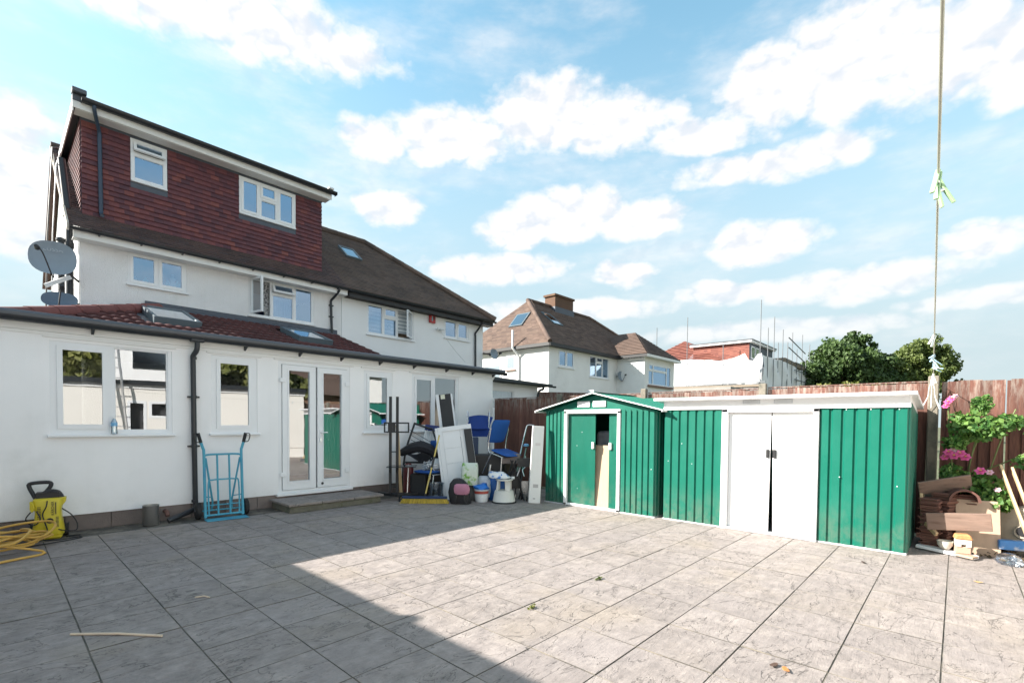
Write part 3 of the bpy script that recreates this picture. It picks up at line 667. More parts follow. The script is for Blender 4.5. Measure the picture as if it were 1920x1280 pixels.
w=window(nb,HY-.012,*NW1,[(7.385,7.85,3.955,4.745,'f'),(7.91,8.33,3.955,4.44,'f'),(7.91,8.33,4.50,4.745,'s'),(8.39,8.90,3.955,4.745,'g')],sill=.05)
MB().box(7.36,8.35,HY+.10,HY+.105,3.93,4.78).build('blind',m_blind,w,True); MB().box(8.40,8.92,HY+.14,HY+.145,4.1,4.78).build('blind',m_blind,w,True)
M=T(8.895,HY-.02,0)@RZ(R(38)); MB().plate(-.5,0,3.95,4.75,[(-.455,-.045,3.995,4.705)],-.02,.025).xf(M).build('open_casement',m_upvc,w,True,bevel=.003)
MB().quad((-.458,.0,3.99),(-.042,.0,3.99),(-.042,.0,4.71),(-.458,.0,4.71)).xf(M).build('pane',m_glass,w,True,fix=False)
tx=MB(); tx.tube([(8.12+.06*math.cos(i*.524),HY+.05,4.22+.06*math.sin(i*.524)) for i in range(12)],.008,6,closed=True); tx.build('round_window_sticker',mat('blue sticker',(.05,.3,.5),.5),w,True)
window(nb,HY-.012,*NW2,[(10.225,10.68,4.235,4.745,'f'),(10.74,11.185,4.235,4.745,'s')],sill=.05)
dd=MB(); dd.tube(smoothpath([(11.62,EV+.02,4.92),(11.62,EV+.05,4.84),(11.58,HY-.16,4.66),(11.52,HY-.06,4.5),(11.52,HY-.06,4.4)],4),.034,10); dd.tube([(11.52,HY-.06,4.42),(11.54,HY-.06,2.5)],.034,12)
ddo=dd.build('downpipe',m_black,nb,True,smooth=True)
ab=MB(); ab.box(9.52,9.755,HY-.09,HY-.013,4.56,4.83); ab=ab.build('alarm_box',mat('red alarm box plastic',(.42,.03,.03),.4,.1),nb,True,bevel=.015)
MB().box(9.60,9.63,HY-.0925,HY-.0905,4.62,4.77).build('alarm_panel',m_cyan,ab,True); MB().box(9.64,9.73,HY-.0925,HY-.0905,4.66,4.79).build('alarm_emblem',mat('dark red print',(.2,.02,.02),.5),ab,True)
cm=MB(); cm.box(9.86,9.94,HY-.08,HY-.013,4.37,4.43); cm.tube([(9.80,HY-.12,4.41),(9.90,HY-.09,4.40)],.035,12); cm.tube([(10.06,HY-.14,4.39),(9.94,HY-.09,4.40)],.035,12); cm.build('security_floodlight',m_whitepl,nb,True,smooth=True)
MB().tube([(10.0,HY-.016,4.36),(10.3,HY-.016,4.1),(10.7,HY-.016,3.75),(11.1,HY-.016,3.45)],.006,6).build('cable',m_whitepl,nb,True)
# ------------------------------------------------------------------ satellite dishes, soil pipe, cables
m_dish=mat('grey painted dish',(.24,.29,.34),.55,.08,6)
m_dish2=mat('grey mesh dish',(.10,.14,.19),.5,.15,40)
def dish(name,label,c,w,h,face,lnb,depth=.10,m=None,wallp=None,group='satellite dishes'):
    t=thing(name,label,'satellite dish',c,group=group); f=Vector(face).normalized(); q=f.to_track_quat('Z','Y').to_matrix().to_4x4()
    mb=MB(); n=28; rings=7
    vs=[];fs=[]
    for side in (0,1):
        base=len(vs)
        for i in range(rings+1):
            rr=i/rings
            for j in range(n):
                a=2*math.pi*j/n; ca,sa_=math.cos(a),math.sin(a); e=.82
                x=math.copysign(abs(ca)**e,ca)*w/2*rr; y=math.copysign(abs(sa_)**e,sa_)*h/2*rr
                vs.append((x,y,depth*rr*rr-depth-(.008 if side else 0)))
        for i in range(rings):
            for j in range(n): fs.append((base+i*n+j,base+i*n+(j+1)%n,base+(i+1)*n+(j+1)%n,base+(i+1)*n+j))
    o1=(rings)*n; o2=(rings+1)*n+rings*n
    for j in range(n): fs.append((o1+j,o1+(j+1)%n,o2+(j+1)%n,o2+j))
    mb.add(vs,fs); mb.xf(q); d=mb.build('reflector',m or m_dish,t,smooth=True)
    P=lambda x,y,z:tuple(q@Vector((x,y,z)))
    MB().tube(smoothpath([P(0,-h/2+.02,-depth),P(.0,-h/2-.05,.02),P(lnb[0]*.6,lnb[1]*.8-.05,lnb[2]*.75),P(*lnb)],5),.011,8).build('feed_arm',m_black2,t,smooth=True)
    MB().tube([P(lnb[0],lnb[1],lnb[2]+.04),P(lnb[0]*.98,lnb[1],lnb[2]-.05)],[.03,.042],12).build('receiver_head',m_black2,t,smooth=True)
    b=MB(); b.tube([P(0,0,-depth),P(0,0,-depth-.14)],.05,10); 
    if wallp: b.tube([P(0,0,-depth-.12),tuple(Vector(wallp)-Vector(c))],.02,8)
    b.build('wall_bracket',m_black2,t,smooth=True); return t,d,q
t,d,q=dish('satellite_dish','large oval grey satellite dish on a bracket left of the house wall',(.80,12.25,4.34),.66,.62,(-.20,-1,.12),(-.16,.02,.36),.09,wallp=(1.19,12.62,4.05))
text_mesh('PLUSSAT',.10,mat('faint white print',(.42,.47,.52),.6),'lettering',t,q@T(0,.17,-.055),.001)
t,d,q=dish('satellite_dish','smaller dark mesh satellite dish tilted skyward below the large one',(.87,12.05,3.56),.50,.42,(-.1,-.62,.55),(.05,-.02,.3),.08,m_dish2,(1.19,12.6,3.62))
t,d,q=dish('satellite_dish','small grey satellite dish at the right corner of the adjoining house',(12.12,12.1,3.82),.42,.36,(.15,-1,.1),(.02,-.02,.26),.06,None,(11.9,12.45,3.86))
sp=thing('soil_pipe','tall black soil pipe climbing the left gable of the house','pipe',(1.08,12.75,0))
b=MB(); b.tube([(1.06,12.72,2.6),(1.07,12.72,5.1),(.985,12.95,6.45)],.06,14); b.build('pipe',m_black,sp,True,smooth=True)
for z in (4.75,5.35): MB().cyl((1.068 if z<5.1 else 1.052,12.72 if z<5.1 else 12.765,z-.05),(1.068 if z<5.1 else 1.046,12.72 if z<5.1 else 12.78,z+.05),.075,n=14).build('pipe_collar',m_black,sp,True,smooth=True)
MB().box(1.02,1.20,12.70,12.76,5.30,5.36).build('pipe_bracket',m_black,sp,True)
b=MB(); b.tube([(.93,12.5,2.6),(.93,12.5,4.72)],.05,12); b.lathe([(.05,0),(.075,.02),(.075,.06),(.03,.09)],(.93,12.5,4.72),12); b=b.build('vent_pipe',m_black,smooth=True)
setprops(b,'short black vent pipe with cowl just behind the large satellite dish','pipe')
b=MB(); b.tube([(.70,12.62,2.6),(.76,12.7,4.9),(.86,12.9,6.6),(.98,13.2,6.75)],.012,6); b=b.build('aerial_cable',m_black2,smooth=True); setprops(b,'outer thin cable rising to the roof left of the soil pipe','cable','cables up the gable')
b=MB(); b.tube([(.78,12.62,2.6),(.83,12.7,4.9),(.91,12.9,6.3),(1.0,13.3,6.7)],.009,6); b=b.build('aerial_cable',mat('white cable',(.6,.6,.6),.5),smooth=True); setprops(b,'white thin cable rising between the outer cable and soil pipe','cable','cables up the gable')
b=MB(); b.beam((.70,12.3,3.82),(1.05,12.45,4.08),.05,.07); b=b.build('bracket_arm',m_whitepl); setprops(b,'white slanting bracket arm between the two satellite dishes','bracket')
# ------------------------------------------------------------------ metal sheds
m_green=mat('green painted steel',(.003,.122,.082),.40,.10,1.5,.25,2.2,spec=.35,c2=(.010,.135,.095),c2lo=.5,c2hi=.8,c2s=2.2,bd=.02,streak=.2,splash=.35)
m_wsteel=mat('white painted steel',(.80,.80,.80),.4,.03,2)
m_galv=mat('pale steel trim',(.50,.52,.54),.4,.1)
def ribbed(parent,name,x,y0,y1,z0,z1,pitch,dirx=-1,amp=.018,flat=.74,ztop=None,m=None):
    """upright ribbed sheet in the plane x, running along Y, ribs proud towards dirx"""
    n=max(1,round(abs(y1-y0)/pitch)); p=(y1-y0)/n; prof=[]
    for i in range(n):
        a=y0+i*p; e=p*(1-flat)/2
        prof+= [(a,0),(a+e*.55,0),(a+e*1.35,amp),(a+p-e*1.35,amp),(a+p-e*.55,0)]
    prof.append((y1,0)); mb=MB(); vs=[]; fs=[]
    for (yy,o) in prof:
        zt=ztop(yy) if ztop else z1
        vs+= [(x+dirx*o,yy,z0),(x+dirx*o,yy,zt)]
    for i in range(len(prof)-1): fs.append((2*i,2*i+2,2*i+3,2*i+1))
    mb.add(vs,fs); return mb.build(name,m or m_green,parent,True)
def ribbedx(parent,name,y,x0,x1,z0,zf,pitch,diry=-1,amp=.014,m=None):
    n=max(1,round((x1-x0)/pitch)); p=(x1-x0)/n; prof=[]
    for i in range(n):
        a=x0+i*p; prof+= [(a,0),(a+p*.08,0),(a+p*.2,amp),(a+p*.8,amp),(a+p*.92,0)]
    prof.append((x1,0)); vs=[];fs=[]
    for (xx,o) in prof: vs+= [(xx,y+diry*o,z0),(xx,y+diry*o,zf(xx))]
    for i in range(len(prof)-1): fs.append((2*i,2*i+2,2*i+3,2*i+1))
    return MB().add(vs,fs).build(name,m or m_green,parent,True)
def screw(parent,x,y,z): return MB().cyl((x-.004,y,z),(x+.002,y,z),.0055,n=8).build('screw',m_wsteel,parent,True)
sx=6.68
A=thing('garden_shed','green apex metal shed with sliding doors ajar and white trim','shed',(7.3,4.33,0),group='green metal sheds')
aw=5.37; ae=3.29
ribbed(A,'wall_panel',sx+.02,4.95,aw,.02,1.61,.087); ribbed(A,'wall_panel',sx+.02,ae,3.87,.02,1.61,.097)
zg=lambda y:1.60+.27*(1-abs(y-4.33)/1.05)
gb=MB(); gb.prism([(sx+.012,ae,1.59),(sx+.012,aw,1.59),(sx+.012,aw,1.605),(sx+.012,4.33,1.862),(sx+.012,ae,1.605)],(.02,0,0)); gb.build('gable',m_green,A,True)
for a,b in ((4.445,4.69),(4.14,4.385)):
    v=MB().box(sx-.006,sx+.011,a,b,1.665,1.762).build('vent',m_wsteel,A,True,bevel=.004)
    for k in range(5): MB().box(sx-.011,sx-.0065,a+.02,b-.02,1.682+.015*k,1.689+.015*k).build('louvre',m_wsteel,v,True)
fr=MB(); fr.box(sx-.014,sx+.035,3.87,3.925,.0,1.60); fr.box(sx-.014,sx+.035,4.895,4.955,.0,1.60); fr.box(sx-.014,sx+.035,3.87,4.955,1.56,1.625); fr.box(sx-.014,sx+.035,3.87,4.955,.004,.04); fr.build('door_frame',m_wsteel,A,True,bevel=.004)
dl=ribbed(A,'door',sx+.05,4.36,4.90,.03,1.565,.0225,amp=.0035,flat=.6); MB().box(sx+.052,sx+.062,4.36,4.90,.03,1.565).build('door_back',m_green,dl,True)
dr=ribbed(A,'door',sx+.05,3.90,4.10,.03,1.565,.0225,amp=.0035,flat=.6); MB().box(sx+.052,sx+.062,3.90,4.10,.03,1.565).build('door_back',m_green,dr,True)
MB().box(sx+.015,sx+.046,4.375,4.415,.98,1.09).build('handle',m_wsteel,dl,True,bevel=.005); MB().box(sx+.015,sx+.046,4.045,4.09,.98,1.09).build('handle',m_wsteel,dr,True,bevel=.005)
ribbedx(A,'side_panel',ae,sx+.02,7.88,.02,lambda x:1.6,.1); ribbedx(A,'side_panel',aw,sx+.02,7.88,.02,lambda x:1.6,.1,1); MB().box(7.86,7.88,ae,aw,.02,1.85).build('back_panel',m_green,A,True)
MB().box(sx-.002,7.9,ae-.01,aw+.01,0,.018).build('base_rail',m_galv,A,True)
def slope_roof(parent,s):
    ye=4.33-s*1.19; n=12; x0,x1=6.585,7.93; prof=[]
    for i in range(n):
        a=x0+(x1-x0)*i/n; p=(x1-x0)/n; prof+= [(a,0),(a+.3*p,0),(a+.38*p,.014),(a+.62*p,.014),(a+.7*p,0)]
    prof.append((x1,0)); vs=[];fs=[]
    for xx,o in prof: vs+= [(xx,4.33,1.885+o),(xx,ye,1.60+o)]
    for i in range(len(prof)-1): fs.append((2*i,2*i+2,2*i+3,2*i+1))
    r=MB().add(vs,fs).build('roof_sheet',m_green,parent,True)
    MB().beam((6.578,4.33+s*.0,1.888),(6.578,ye-s*.01,1.602),.016,.024,(1,0,0)).build('roof_trim',m_wsteel,r,True)
    MB().beam((6.57,ye-s*.004,1.592),(7.94,ye-s*.004,1.592),.016,.03).build('eave_trim',m_wsteel,r,True)
slope_roof(A,1); slope_roof(A,-1)
MB().beam((6.575,4.33,1.90),(7.94,4.33,1.90),.10,.008).build('ridge_cap',m_green,A,True)
for (y,z) in ((3.34,.72),(4.70,.30),(4.62,1.25),(4.72,1.02)): screw(A,sx-.002 if y<3.9 else sx+.046,y,z)
# kept in the shed
b=MB(); b.tbox(T(6.80,4.25,.52)@RY(R(4)),.018,.75,1.04); b=b.build('plywood_sheet',mat('pale softwood ply',(.42,.32,.22),.8,.12,3,.2,30,stretch=(1,8,1),spots=.7)); setprops(b,'knotty plywood sheet standing inside the apex shed doorway','board')
b=MB(); b.tbox(T(7.22,4.3,1.12)@RZ(.2),.4,.5,.3); b=b.build('storage_sack',mat('grey print sack',(.22,.23,.25),.8,.4,9,.5,8),bevel=.06,seg=3); setprops(b,'grey sack stacked above the plywood inside the apex shed','sack')
B=thing('garden_shed','green and white pent metal shed with closed white double doors','shed',(7.35,1.78,0),group='green metal sheds')
px=6.73
for (a,b_) in ((2.335,3.17),(.38,1.22)): ribbed(B,'wall_panel',px+.02,a,b_,.02,1.61,.118,amp=.02)
ribbedx(B,'side_panel',.38,px+.02,7.92,.02,lambda x:1.66-.1*(x-6.7),.11); ribbedx(B,'side_panel',3.17,px+.02,7.92,.02,lambda x:1.66-.1*(x-6.7),.11,1); MB().box(7.90,7.92,.38,3.17,.02,1.55).build('back_panel',m_green,B,True)
MB().box(px-.012,px+.03,.372,3.178,1.605,1.735).build('fascia',m_wsteel,B,True,bevel=.004); MB().box(px-.024,px-.0125,.372,3.178,1.605,1.635).build('fascia_lip',m_wsteel,B,True)
sd_=MB(); sd_.prism([(px+.031,.373,1.605),(7.92,.373,1.50),(7.92,.373,1.60),(px+.031,.373,1.735)],(0,.02,0)); sd_.prism([(px+.031,3.157,1.605),(7.92,3.157,1.50),(7.92,3.157,1.60),(px+.031,3.157,1.735)],(0,.02,0)); sd_.build('side_fascia',m_wsteel,B,True)
rt=MB(); rt.prism([(6.60,.315,1.735),(6.60,.315,1.772),(7.97,.315,1.645),(7.97,.315,1.61)],(0,2.97,0)); rt.build('roof',m_wsteel,B,True,bevel=.004)
for a in (1.87,1.50):
    v=MB().box(px-.018,px-.0125,a,a+.21,1.672,1.722).build('vent',m_galv,B,True)
    for k in range(4): MB().box(px-.024,px-.0185,a+.01,a+.2,1.679+.011*k,1.684+.011*k).build('louvre',m_wsteel,v,True)
fr=MB(); fr.box(px-.03,px+.03,2.262,2.34,.0,1.604); fr.box(px-.03,px+.03,1.215,1.275,.0,1.604); fr.box(px-.03,px+.03,1.215,2.34,1.562,1.604); fr.build('door_frame',m_wsteel,B,True,bevel=.004)
MB().box(px-.02,px+.06,1.276,2.261,.004,.032).build('door_track',m_galv,B,True)
dd=MB(); dd.prism([(px+.025,2.26,.035),(px+.025,1.757,.035),(px+.025,1.745,1.56),(px+.025,2.26,1.56)],(.02,0,0)); d1_=dd.build('door',m_wsteel,B,True,bevel=.003)
dd=MB(); dd.prism([(px+.028,1.705,.035),(px+.028,1.277,.035),(px+.028,1.277,1.56),(px+.028,1.733,1.56)],(.02,0,0)); d2_=dd.build('door',m_wsteel,B,True,bevel=.003)
MB().box(px+.0,px+.024,1.757,1.795,.978,1.087).build('handle',m_black2,d1_,True,bevel=.006); MB().box(px+.003,px+.027,1.678,1.718,.978,1.087).build('handle',m_black2,d2_,True,bevel=.006)
MB().box(px+.002,px+.0245,.35 if False else 1.55,1.551,.3,.301).build('rivet',m_galv,d2_,True)
MB().box(px-.002,7.93,.375,3.175,0,.018).build('base_rail',m_galv,B,True)
for (y,z) in ((3.10,.86),(2.75,.84),(1.0,.80),(.47,.74),(.95,1.585),(.72,1.585),(.47,1.585),(2.9,1.12)): screw(B,px-.002,y,z)
for (y,z) in ((2.05,1.28),(1.5,1.28),(2.15,.55),(1.35,1.0),(1.35,.45),(1.95,.3)): screw(B,px+.022,y,z)

# ------------------------------------------------------------------ boundary fence
FX=8.05
m_fence=bpy.data.materials.new('weathered red brown fence board'); m_fence.use_nodes=True
def _fm():
    nt=m_fence.node_tree; nt.nodes.clear(); g=G(nt); b=principled(g); oi=g.n('ShaderNodeObjectInfo').outputs['Random']
    pos=g.n('ShaderNodeNewGeometry').outputs['Position']; off=g.n('ShaderNodeCombineXYZ'); g.l(g.m('MULTIPLY',oi,50.),off.inputs[0]); p=g.v('ADD',pos,off.outputs[0]).outputs[0]
    gr=g.noise(g.v('MULTIPLY',p,(30,30,2.2)).outputs[0],1.6,6,.65,.6).outputs[0]
    c=g.ramp(gr,[(.25,(.075,.033,.026)),(.5,(.14,.058,.042)),(.75,(.21,.10,.07))])
    sp=g.n('ShaderNodeSeparateXYZ'); g.l(pos,sp.inputs[0]); top=g.sstep(sp.outputs[2],1.5,2.0)     # bleached and bare towards the weathered tops
    f=g.m('MULTIPLY',top,g.sstep(g.noise(g.v('MULTIPLY',p,(18,18,3)).outputs[0],1.2,5,.7).outputs[0],.42,.62)); c=g.mix(g.m('MULTIPLY',f,.8),c,(.30,.25,.215))
    g.l(g.mix(1,c,g.ramp(oi,[(0,.7),(1,1.2)]),'MULTIPLY'),b.inputs['Base Color']); b.inputs['Roughness'].default_value=.85
    bb=g.n('ShaderNodeBump'); bb.inputs['Strength'].default_value=.5; bb.inputs['Distance'].default_value=.006; g.l(gr,bb.inputs['Height']); g.l(bb.outputs[0],b.inputs['Normal'])
_fm()
bw=.098
bd_me=MB().add([(-.002,0,0),(-.018,bw+.012,0),(0,bw+.012,0),(0,0,0),(-.002,0,1),(-.018,bw+.012,1),(0,bw+.012,1),(0,0,1)],[(0,1,5,4),(1,2,6,5),(2,3,7,6),(3,0,4,7),(4,5,6,7)]).mesh('board',m_fence)
posts=[(6.07,2.0),(4.16,2.03),(2.19,2.03),(.23,2.03),(-1.98,2.03)]
spans=[(6.13,8.0,1.93,'dark stained close-board fence panel between the extension and its first post'),(4.22,6.01,1.93,'close-board fence panel behind the apex shed'),(2.25,4.10,1.935,'close-board fence panel behind the gap between the sheds'),(.29,2.13,1.945,'close-board fence panel behind the pent shed'),(-.40,.16,1.955,'narrow close-board fence panel behind the rose bush'),(-1.93,-.42,1.95,'close-board fence panel at the right edge of the photo')]
for a,b_,h,lab in spans:
    t=thing('close_board_fence',lab,'fence',(FX,(a+b_)/2,0),group='close-board fence panels'); y=a
    while y<b_-.02:
        hh=h-.03+random.uniform(-.006,.012); M=T(FX-.0,y,.03)@RX(random.uniform(-.004,.004))@Matrix.Diagonal((1,min(1,(b_-y)/(bw+.012)),hh,1)); piece('board',bd_me,t,M); y+=bw
    for z in (.35,1.0,1.65): MB().box(FX+.003,FX+.045,a,b_,z,z+.07).build('rail',m_fence,t,True)
    if a>-.4: MB().box(FX-.022,FX+.025,a,b_,h+.012,h+.028).build('capping_rail',m_fence,t,True)
m_conc=mat('aged concrete post',(.19,.168,.135),.95,.25,8,.8,60,c2=(.10,.095,.075),c2s=3,spots=.4)
labs=['concrete fence post seen above the left slope of the apex shed','concrete fence post seen above the right slope of the apex shed','concrete fence post seen above the pent shed','concrete fence post beside the rose bush where the washing line is tied','concrete fence post beyond the right edge']
for (y,h),lab in zip(posts,labs):
    o=MB().prism([(FX-.095,y-.055,0),(FX-.095,y+.055,0),(FX+.0,y+.045,0),(FX+.0,y-.045,0)],(0,0,h)).build('fence_post',m_conc,bevel=.012); setprops(o,lab,'post','concrete fence posts')
# neighbour's lean-to, seen past the end of the extension
cn=thing('lean_to','neighbouring white lean-to with felt roof past the end of the extension','building',(9.4,9.2,0))
MB().prism([(8.2,8.75,2.50),(11.2,8.75,2.45),(11.2,8.75,2.52),(8.2,8.75,2.58)],(0,3.7,0)).build('roof',mat('dark felt roof',(.06,.07,.075),.85,.2,3,.4,40),cn,True)
half_gutter(cn,8.2,11.25,8.71,2.47,.045); wl=MB(); wl.plate(8.25,10.75,0,2.46,[(8.35,8.72,1.75,2.26),(8.82,9.75,1.75,2.26)],8.95,9.1); wl.box(10.6,10.75,9.101,12.4,0,2.45); wl.build('wall',m_upvc,cn,True)
window(cn,8.95,8.33,9.78,1.72,2.30,[(8.39,8.70,1.77,1.98,'f'),(8.39,8.70,2.02,2.25,'f'),(8.78,9.72,1.77,1.98,'f'),(8.78,9.72,2.02,2.25,'f')],sill=0); MB().box(8.4,9.7,9.16,9.17,1.4,2.25).build('roller_blind',m_net,cn,True)
MB().tube(smoothpath([(10.7,8.71,2.43),(10.72,8.72,2.36),(10.66,8.86,2.2),(10.66,8.88,1.2)],4),.035,10).build('downpipe',m_black,cn,True,smooth=True)
b=thing('garden_wall','dark brown close-board screen with white end post beyond the fence','fence',(12,10.4,0)); MB().beam((9.8,11.2,1.2),(13.8,9.2,1.25),.05,2.35).build('boarding',m_fence,b,True); MB().box(13.75,14.0,9.0,9.3,0,2.52).build('end_post',m_whitepl,b,True)
# ------------------------------------------------------------------ house farther along the row
m_ftile=ramp_mat('sunburnt brown plain tile',[(0,(.075,.048,.038)),(.5,(.105,.068,.052)),(1,(.135,.09,.068))],.85,.5,26,.35,2.2,.01)
m_brick=mat('old brown brick',(.17,.095,.06),.9,.25,6,.5,20,rnd=.3,c2=(.3,.24,.12),c2s=2.5,c2lo=.62,c2hi=.75)
def hip_house(name,label,x0,x1,y0,y1,ez,slope_h,apx0,apx1,ry,rzz,wing=None,detail=True,group='houses along the row'):
    t=thing(name,label,'house',((x0+x1)/2,y0,0),group=group)
    holes=[(x0+.7,x0+1.95,4.0,4.82),(x0+3.3,x0+5.1,3.73,4.82)] if detail else [(x0+1,x0+2.3,3.9,4.8),(x0+4,x0+5.6,3.9,4.8)]
    wl=MB(); wl.plate(x0,x1,0,ez-.08,holes,y0,y0+.25); wl.box(x0,x0+.25,y0+.251,y1,0,ez-.08); wl.box(x1-.25,x1,y0+.251,y1,0,ez-.08); wl.box(x0+.25,x1-.25,y1-.25,y1,0,ez-.08)
    wl.build('wall',mat('cream painted render',(.80,.79,.77),.85,.06,1.2,.3,30,c2=(.66,.645,.62),c2s=.8,c2lo=.5,c2hi=.8),t,True)
    o=.28; e0=(x0-o,y0-o,ez); e1=(x1+o,y0-o,ez); e2=(x1+o,y1+o,ez); e3=(x0-o,y1+o,ez); a0=(apx0,ry,rzz); a1=(apx1,ry,rzz)
    rf=MB(); kf=(rzz-ez)/(ry-(y0-o)); courses(rf,lambda y:x0-o+(y-(y0-o))*(apx0-x0+o)/(ry-y0+o),lambda y:x1+o-(y-(y0-o))*(x1+o-apx1)/(ry-y0+o),y0-o,ry,lambda y:ez+kf*(y-y0+o),gauge=.11,slope=kf,tw=.34,lift=.02)
    rf.build('roof_tiles',m_ftile,t,True,rnd=True,kind='stuff',fix=False)
    # sunny hip end: courses turned to face -X
    he=MB(); kx=(rzz-ez)/(apx0-x0+o); half=(y1+o-(y0-o))/2; cy=(y0+y1)/2
    courses(he,lambda u:-half+ (u)*half/(apx0-x0+o),lambda u:half-(u)*half/(apx0-x0+o),0,apx0-x0+o,lambda u:kx*u,gauge=.11,slope=kx,tw=.34,lift=.02)
    he.v=[(x0-o+v[1],cy-v[0],ez+v[2]) for v in he.v]; he.build('hip_end_tiles',m_ftile,t,True,rnd=True,kind='stuff',fix=False)
    dk=MB(); dk.poly([e0,e1,a1,a0]); dk.poly([e1,e2,a1]); dk.poly([e2,e3,a0,a1]); dk.poly([e3,e0,a0]); dk.v=[(v[0],v[1],v[2]-.015) for v in dk.v]; dk.build('roof_deck',m_ftile,t,True,fix=False)
    up=lambda p:(p[0],p[1],p[2]+.03)
    ridge_run(t,up(a0),up(a1),14,m_ftile,.11); ridge_run(t,up(e0),up(a0),12,m_ftile,.11,'hip_tiles'); ridge_run(t,up(a1),up(e1),12,m_ftile,.11,'hip_tiles')
    MB().box(x0-o,x1+o,y0-o-.02,y0-o+.02,ez-.15,ez-.01).build('fascia',m_black2,t,True); MB().box(x0-o-.02,x0-o+.02,y0-o+.021,y1+o,ez-.15,ez-.01).build('fascia',m_black2,t,True)
    MB().box(x0-o+.03,x1+o,y0-o+.021,y0-.001,ez-.15,ez-.14).build('soffit',m_black2,t,True); MB().box(x0-o+.021,x0-.001,y0,y1+o,ez-.15,ez-.14).build('soffit',m_black2,t,True)
    for h in holes:
        if h[1]-h[0]<1.4: window(t,y0,*h,light_row(*h,2,'s'),sill=.06)
        else:
            u=(h[1]-h[0]-.11-.12)/3; q=h[0]+.055
            window(t,y0,*h,[(q,q+u,h[2]+.06,h[3]-.055,'f'),(q+u+.06,q+2*u+.06,h[2]+.06,h[3]-.35,'f'),(q+u+.06,q+2*u+.06,h[3]-.29,h[3]-.055,'s'),(q+2*u+.12,q+3*u+.12,h[2]+.06,h[3]-.055,'f')],sill=.06)
    if not detail: return t
    # chimney
    c=MB(); c.box(21.3,23.0,ry-.36,ry+.36,7.2,8.45); c.box(21.22,23.08,ry-.42,ry+.42,8.45,8.56); c.build('chimney',m_brick,t,True); MB().box(21.25,23.05,ry-.40,ry+.40,7.15,7.85).build('chimney_flashing',m_lead,t,True)
    skylight(t,19.3,20.05,15.0,15.9,lambda y:ez+kf*(y-y0+o),kf,.08,.05)
    M=T(x0-o+1.35,16.4,ez+kx*1.35+.10)@RY(-math.atan(kx)); s=MB(); s.box(-.5,.5,-.45,.45,-.06,0); so_=s.xf(M).build('skylight',m_skf,t,True); MB().box(-.42,.42,-.37,.37,.001,.006).xf(M).build('pane',m_sky,so_,True)
    b=MB(); b.tube([(x0-.06,15.4,2.2),(x0-.06,15.4,4.5)],.05,10); b.tube(smoothpath([(x0-.06,15.4,4.45),(x0-.1,15.4,4.6),(x0-.36,15.5,4.9),(x0-.38,15.5,5.1),(x0-.38,15.5,5.75)],4),.05,10); b.build('soil_pipe',m_whitepl,t,True,smooth=True)
    for a,b_,zz0,zz1 in ((15.65,16.25,3.95,4.62),(16.6,17.8,3.3,4.25)):
        f=MB().box(x0-.03,x0-.001,a,b_,zz0,zz1).build('window',m_upvc,t,True); MB().quad((x0-.034,a+.06,zz0+.06),(x0-.034,b_-.06,zz0+.06),(x0-.034,b_-.06,zz1-.06),(x0-.034,a+.06,zz1-.06)).build('pane',m_frost,f,True,fix=False); MB().box(x0-.09,x0-.031,a-.04,b_+.04,zz0-.06,zz0).build('sill',mat('brown sill',(.2,.12,.09),.7),f,True)
    if wing:
        wx0,wx1,wy=wing; wl=MB(); h=(wx0+.45,wx1-.4,3.45,4.6); wl.plate(wx0,wx1,0,ez-.08,[h],wy,wy+.22); wl.box(wx0,wx0+.22,wy+.221,y0-.002,0,ez-.08); wl.box(wx1-.22,wx1,wy+.221,y0-.002,0,ez-.08); wl.build('bay_wall',_mats['cream painted render'],t,True)
        p0=(wx0-o,wy-o,ez); p1=(wx1+o,wy-o,ez); ap=((wx0+wx1)/2,wy+1.55,6.55); bk=((wx0+wx1)/2,16.0,6.55)
        def patch(A_,B_,C_,n=15):
            mb=MB(); A_=Vector(A_);B_=Vector(B_);C_=Vector(C_); nrm=(B_-A_).cross(C_-A_).normalized(); nrm=nrm if nrm.z>0 else -nrm
            for i in range(n):
                t0=i/n;t1=(i+1)/n; a=A_+(C_-A_)*t0;b=B_+(C_-B_)*t0;c=B_+(C_-B_)*t1;d=A_+(C_-A_)*t1
                for k in range(8):
                    u0=k/8;u1=(k+1)/8; mb.add([a+(b-a)*u0+nrm*.03,a+(b-a)*u1+nrm*.03,d+(c-d)*u1+nrm*.008,d+(c-d)*u0+nrm*.008],[(0,1,2,3)])
            return mb
        r=patch(p0,p1,ap); l=patch((wx0-o,15.2,ez),p0,ap); r.v+=[]; r.add(l.v,l.f); rr=MB(); rr.poly([(wx0-o,15.2,ez),ap,bk]); rr.poly([p1,(wx1+o,15.2,ez),bk,ap]); r.add(rr.v,rr.f)
        r.build('bay_roof',m_ftile,t,True,rnd=True,kind='stuff',fix=False)
        MB().box(wx0-o,wx1+o,wy-o-.02,wy-o+.02,ez-.14,ez-.01).build('bay_fascia',m_fascia,t,True); MB().box(wx0-o-.02,wx0-o+.02,wy-o,y0-o,ez-.14,ez-.01).build('bay_fascia',m_black2,t,True); MB().box(wx0-o+.021,wx1+o,wy-o+.021,wy-.001,ez-.14,ez-.13).build('bay_soffit',m_fascia,t,True)
        ww=window(t,wy,*h,[(h[0]+.06,h[0]+.5,h[2]+.06,h[3]-.4,'f'),(h[0]+.06,h[0]+.5,h[3]-.34,h[3]-.06,'s'),(h[0]+.56,h[1]-.56,h[2]+.06,h[3]-.4,'f'),(h[0]+.56,h[1]-.56,h[3]-.34,h[3]-.06,'s'),(h[1]-.5,h[1]-.06,h[2]+.06,h[3]-.06,'f')],sill=0); MB().box(h[0]-.1,h[1]+.1,wy-.12,wy+.02,h[2]-.1,h[2]-.002).build('sill',_mats['brown sill'],ww,True)
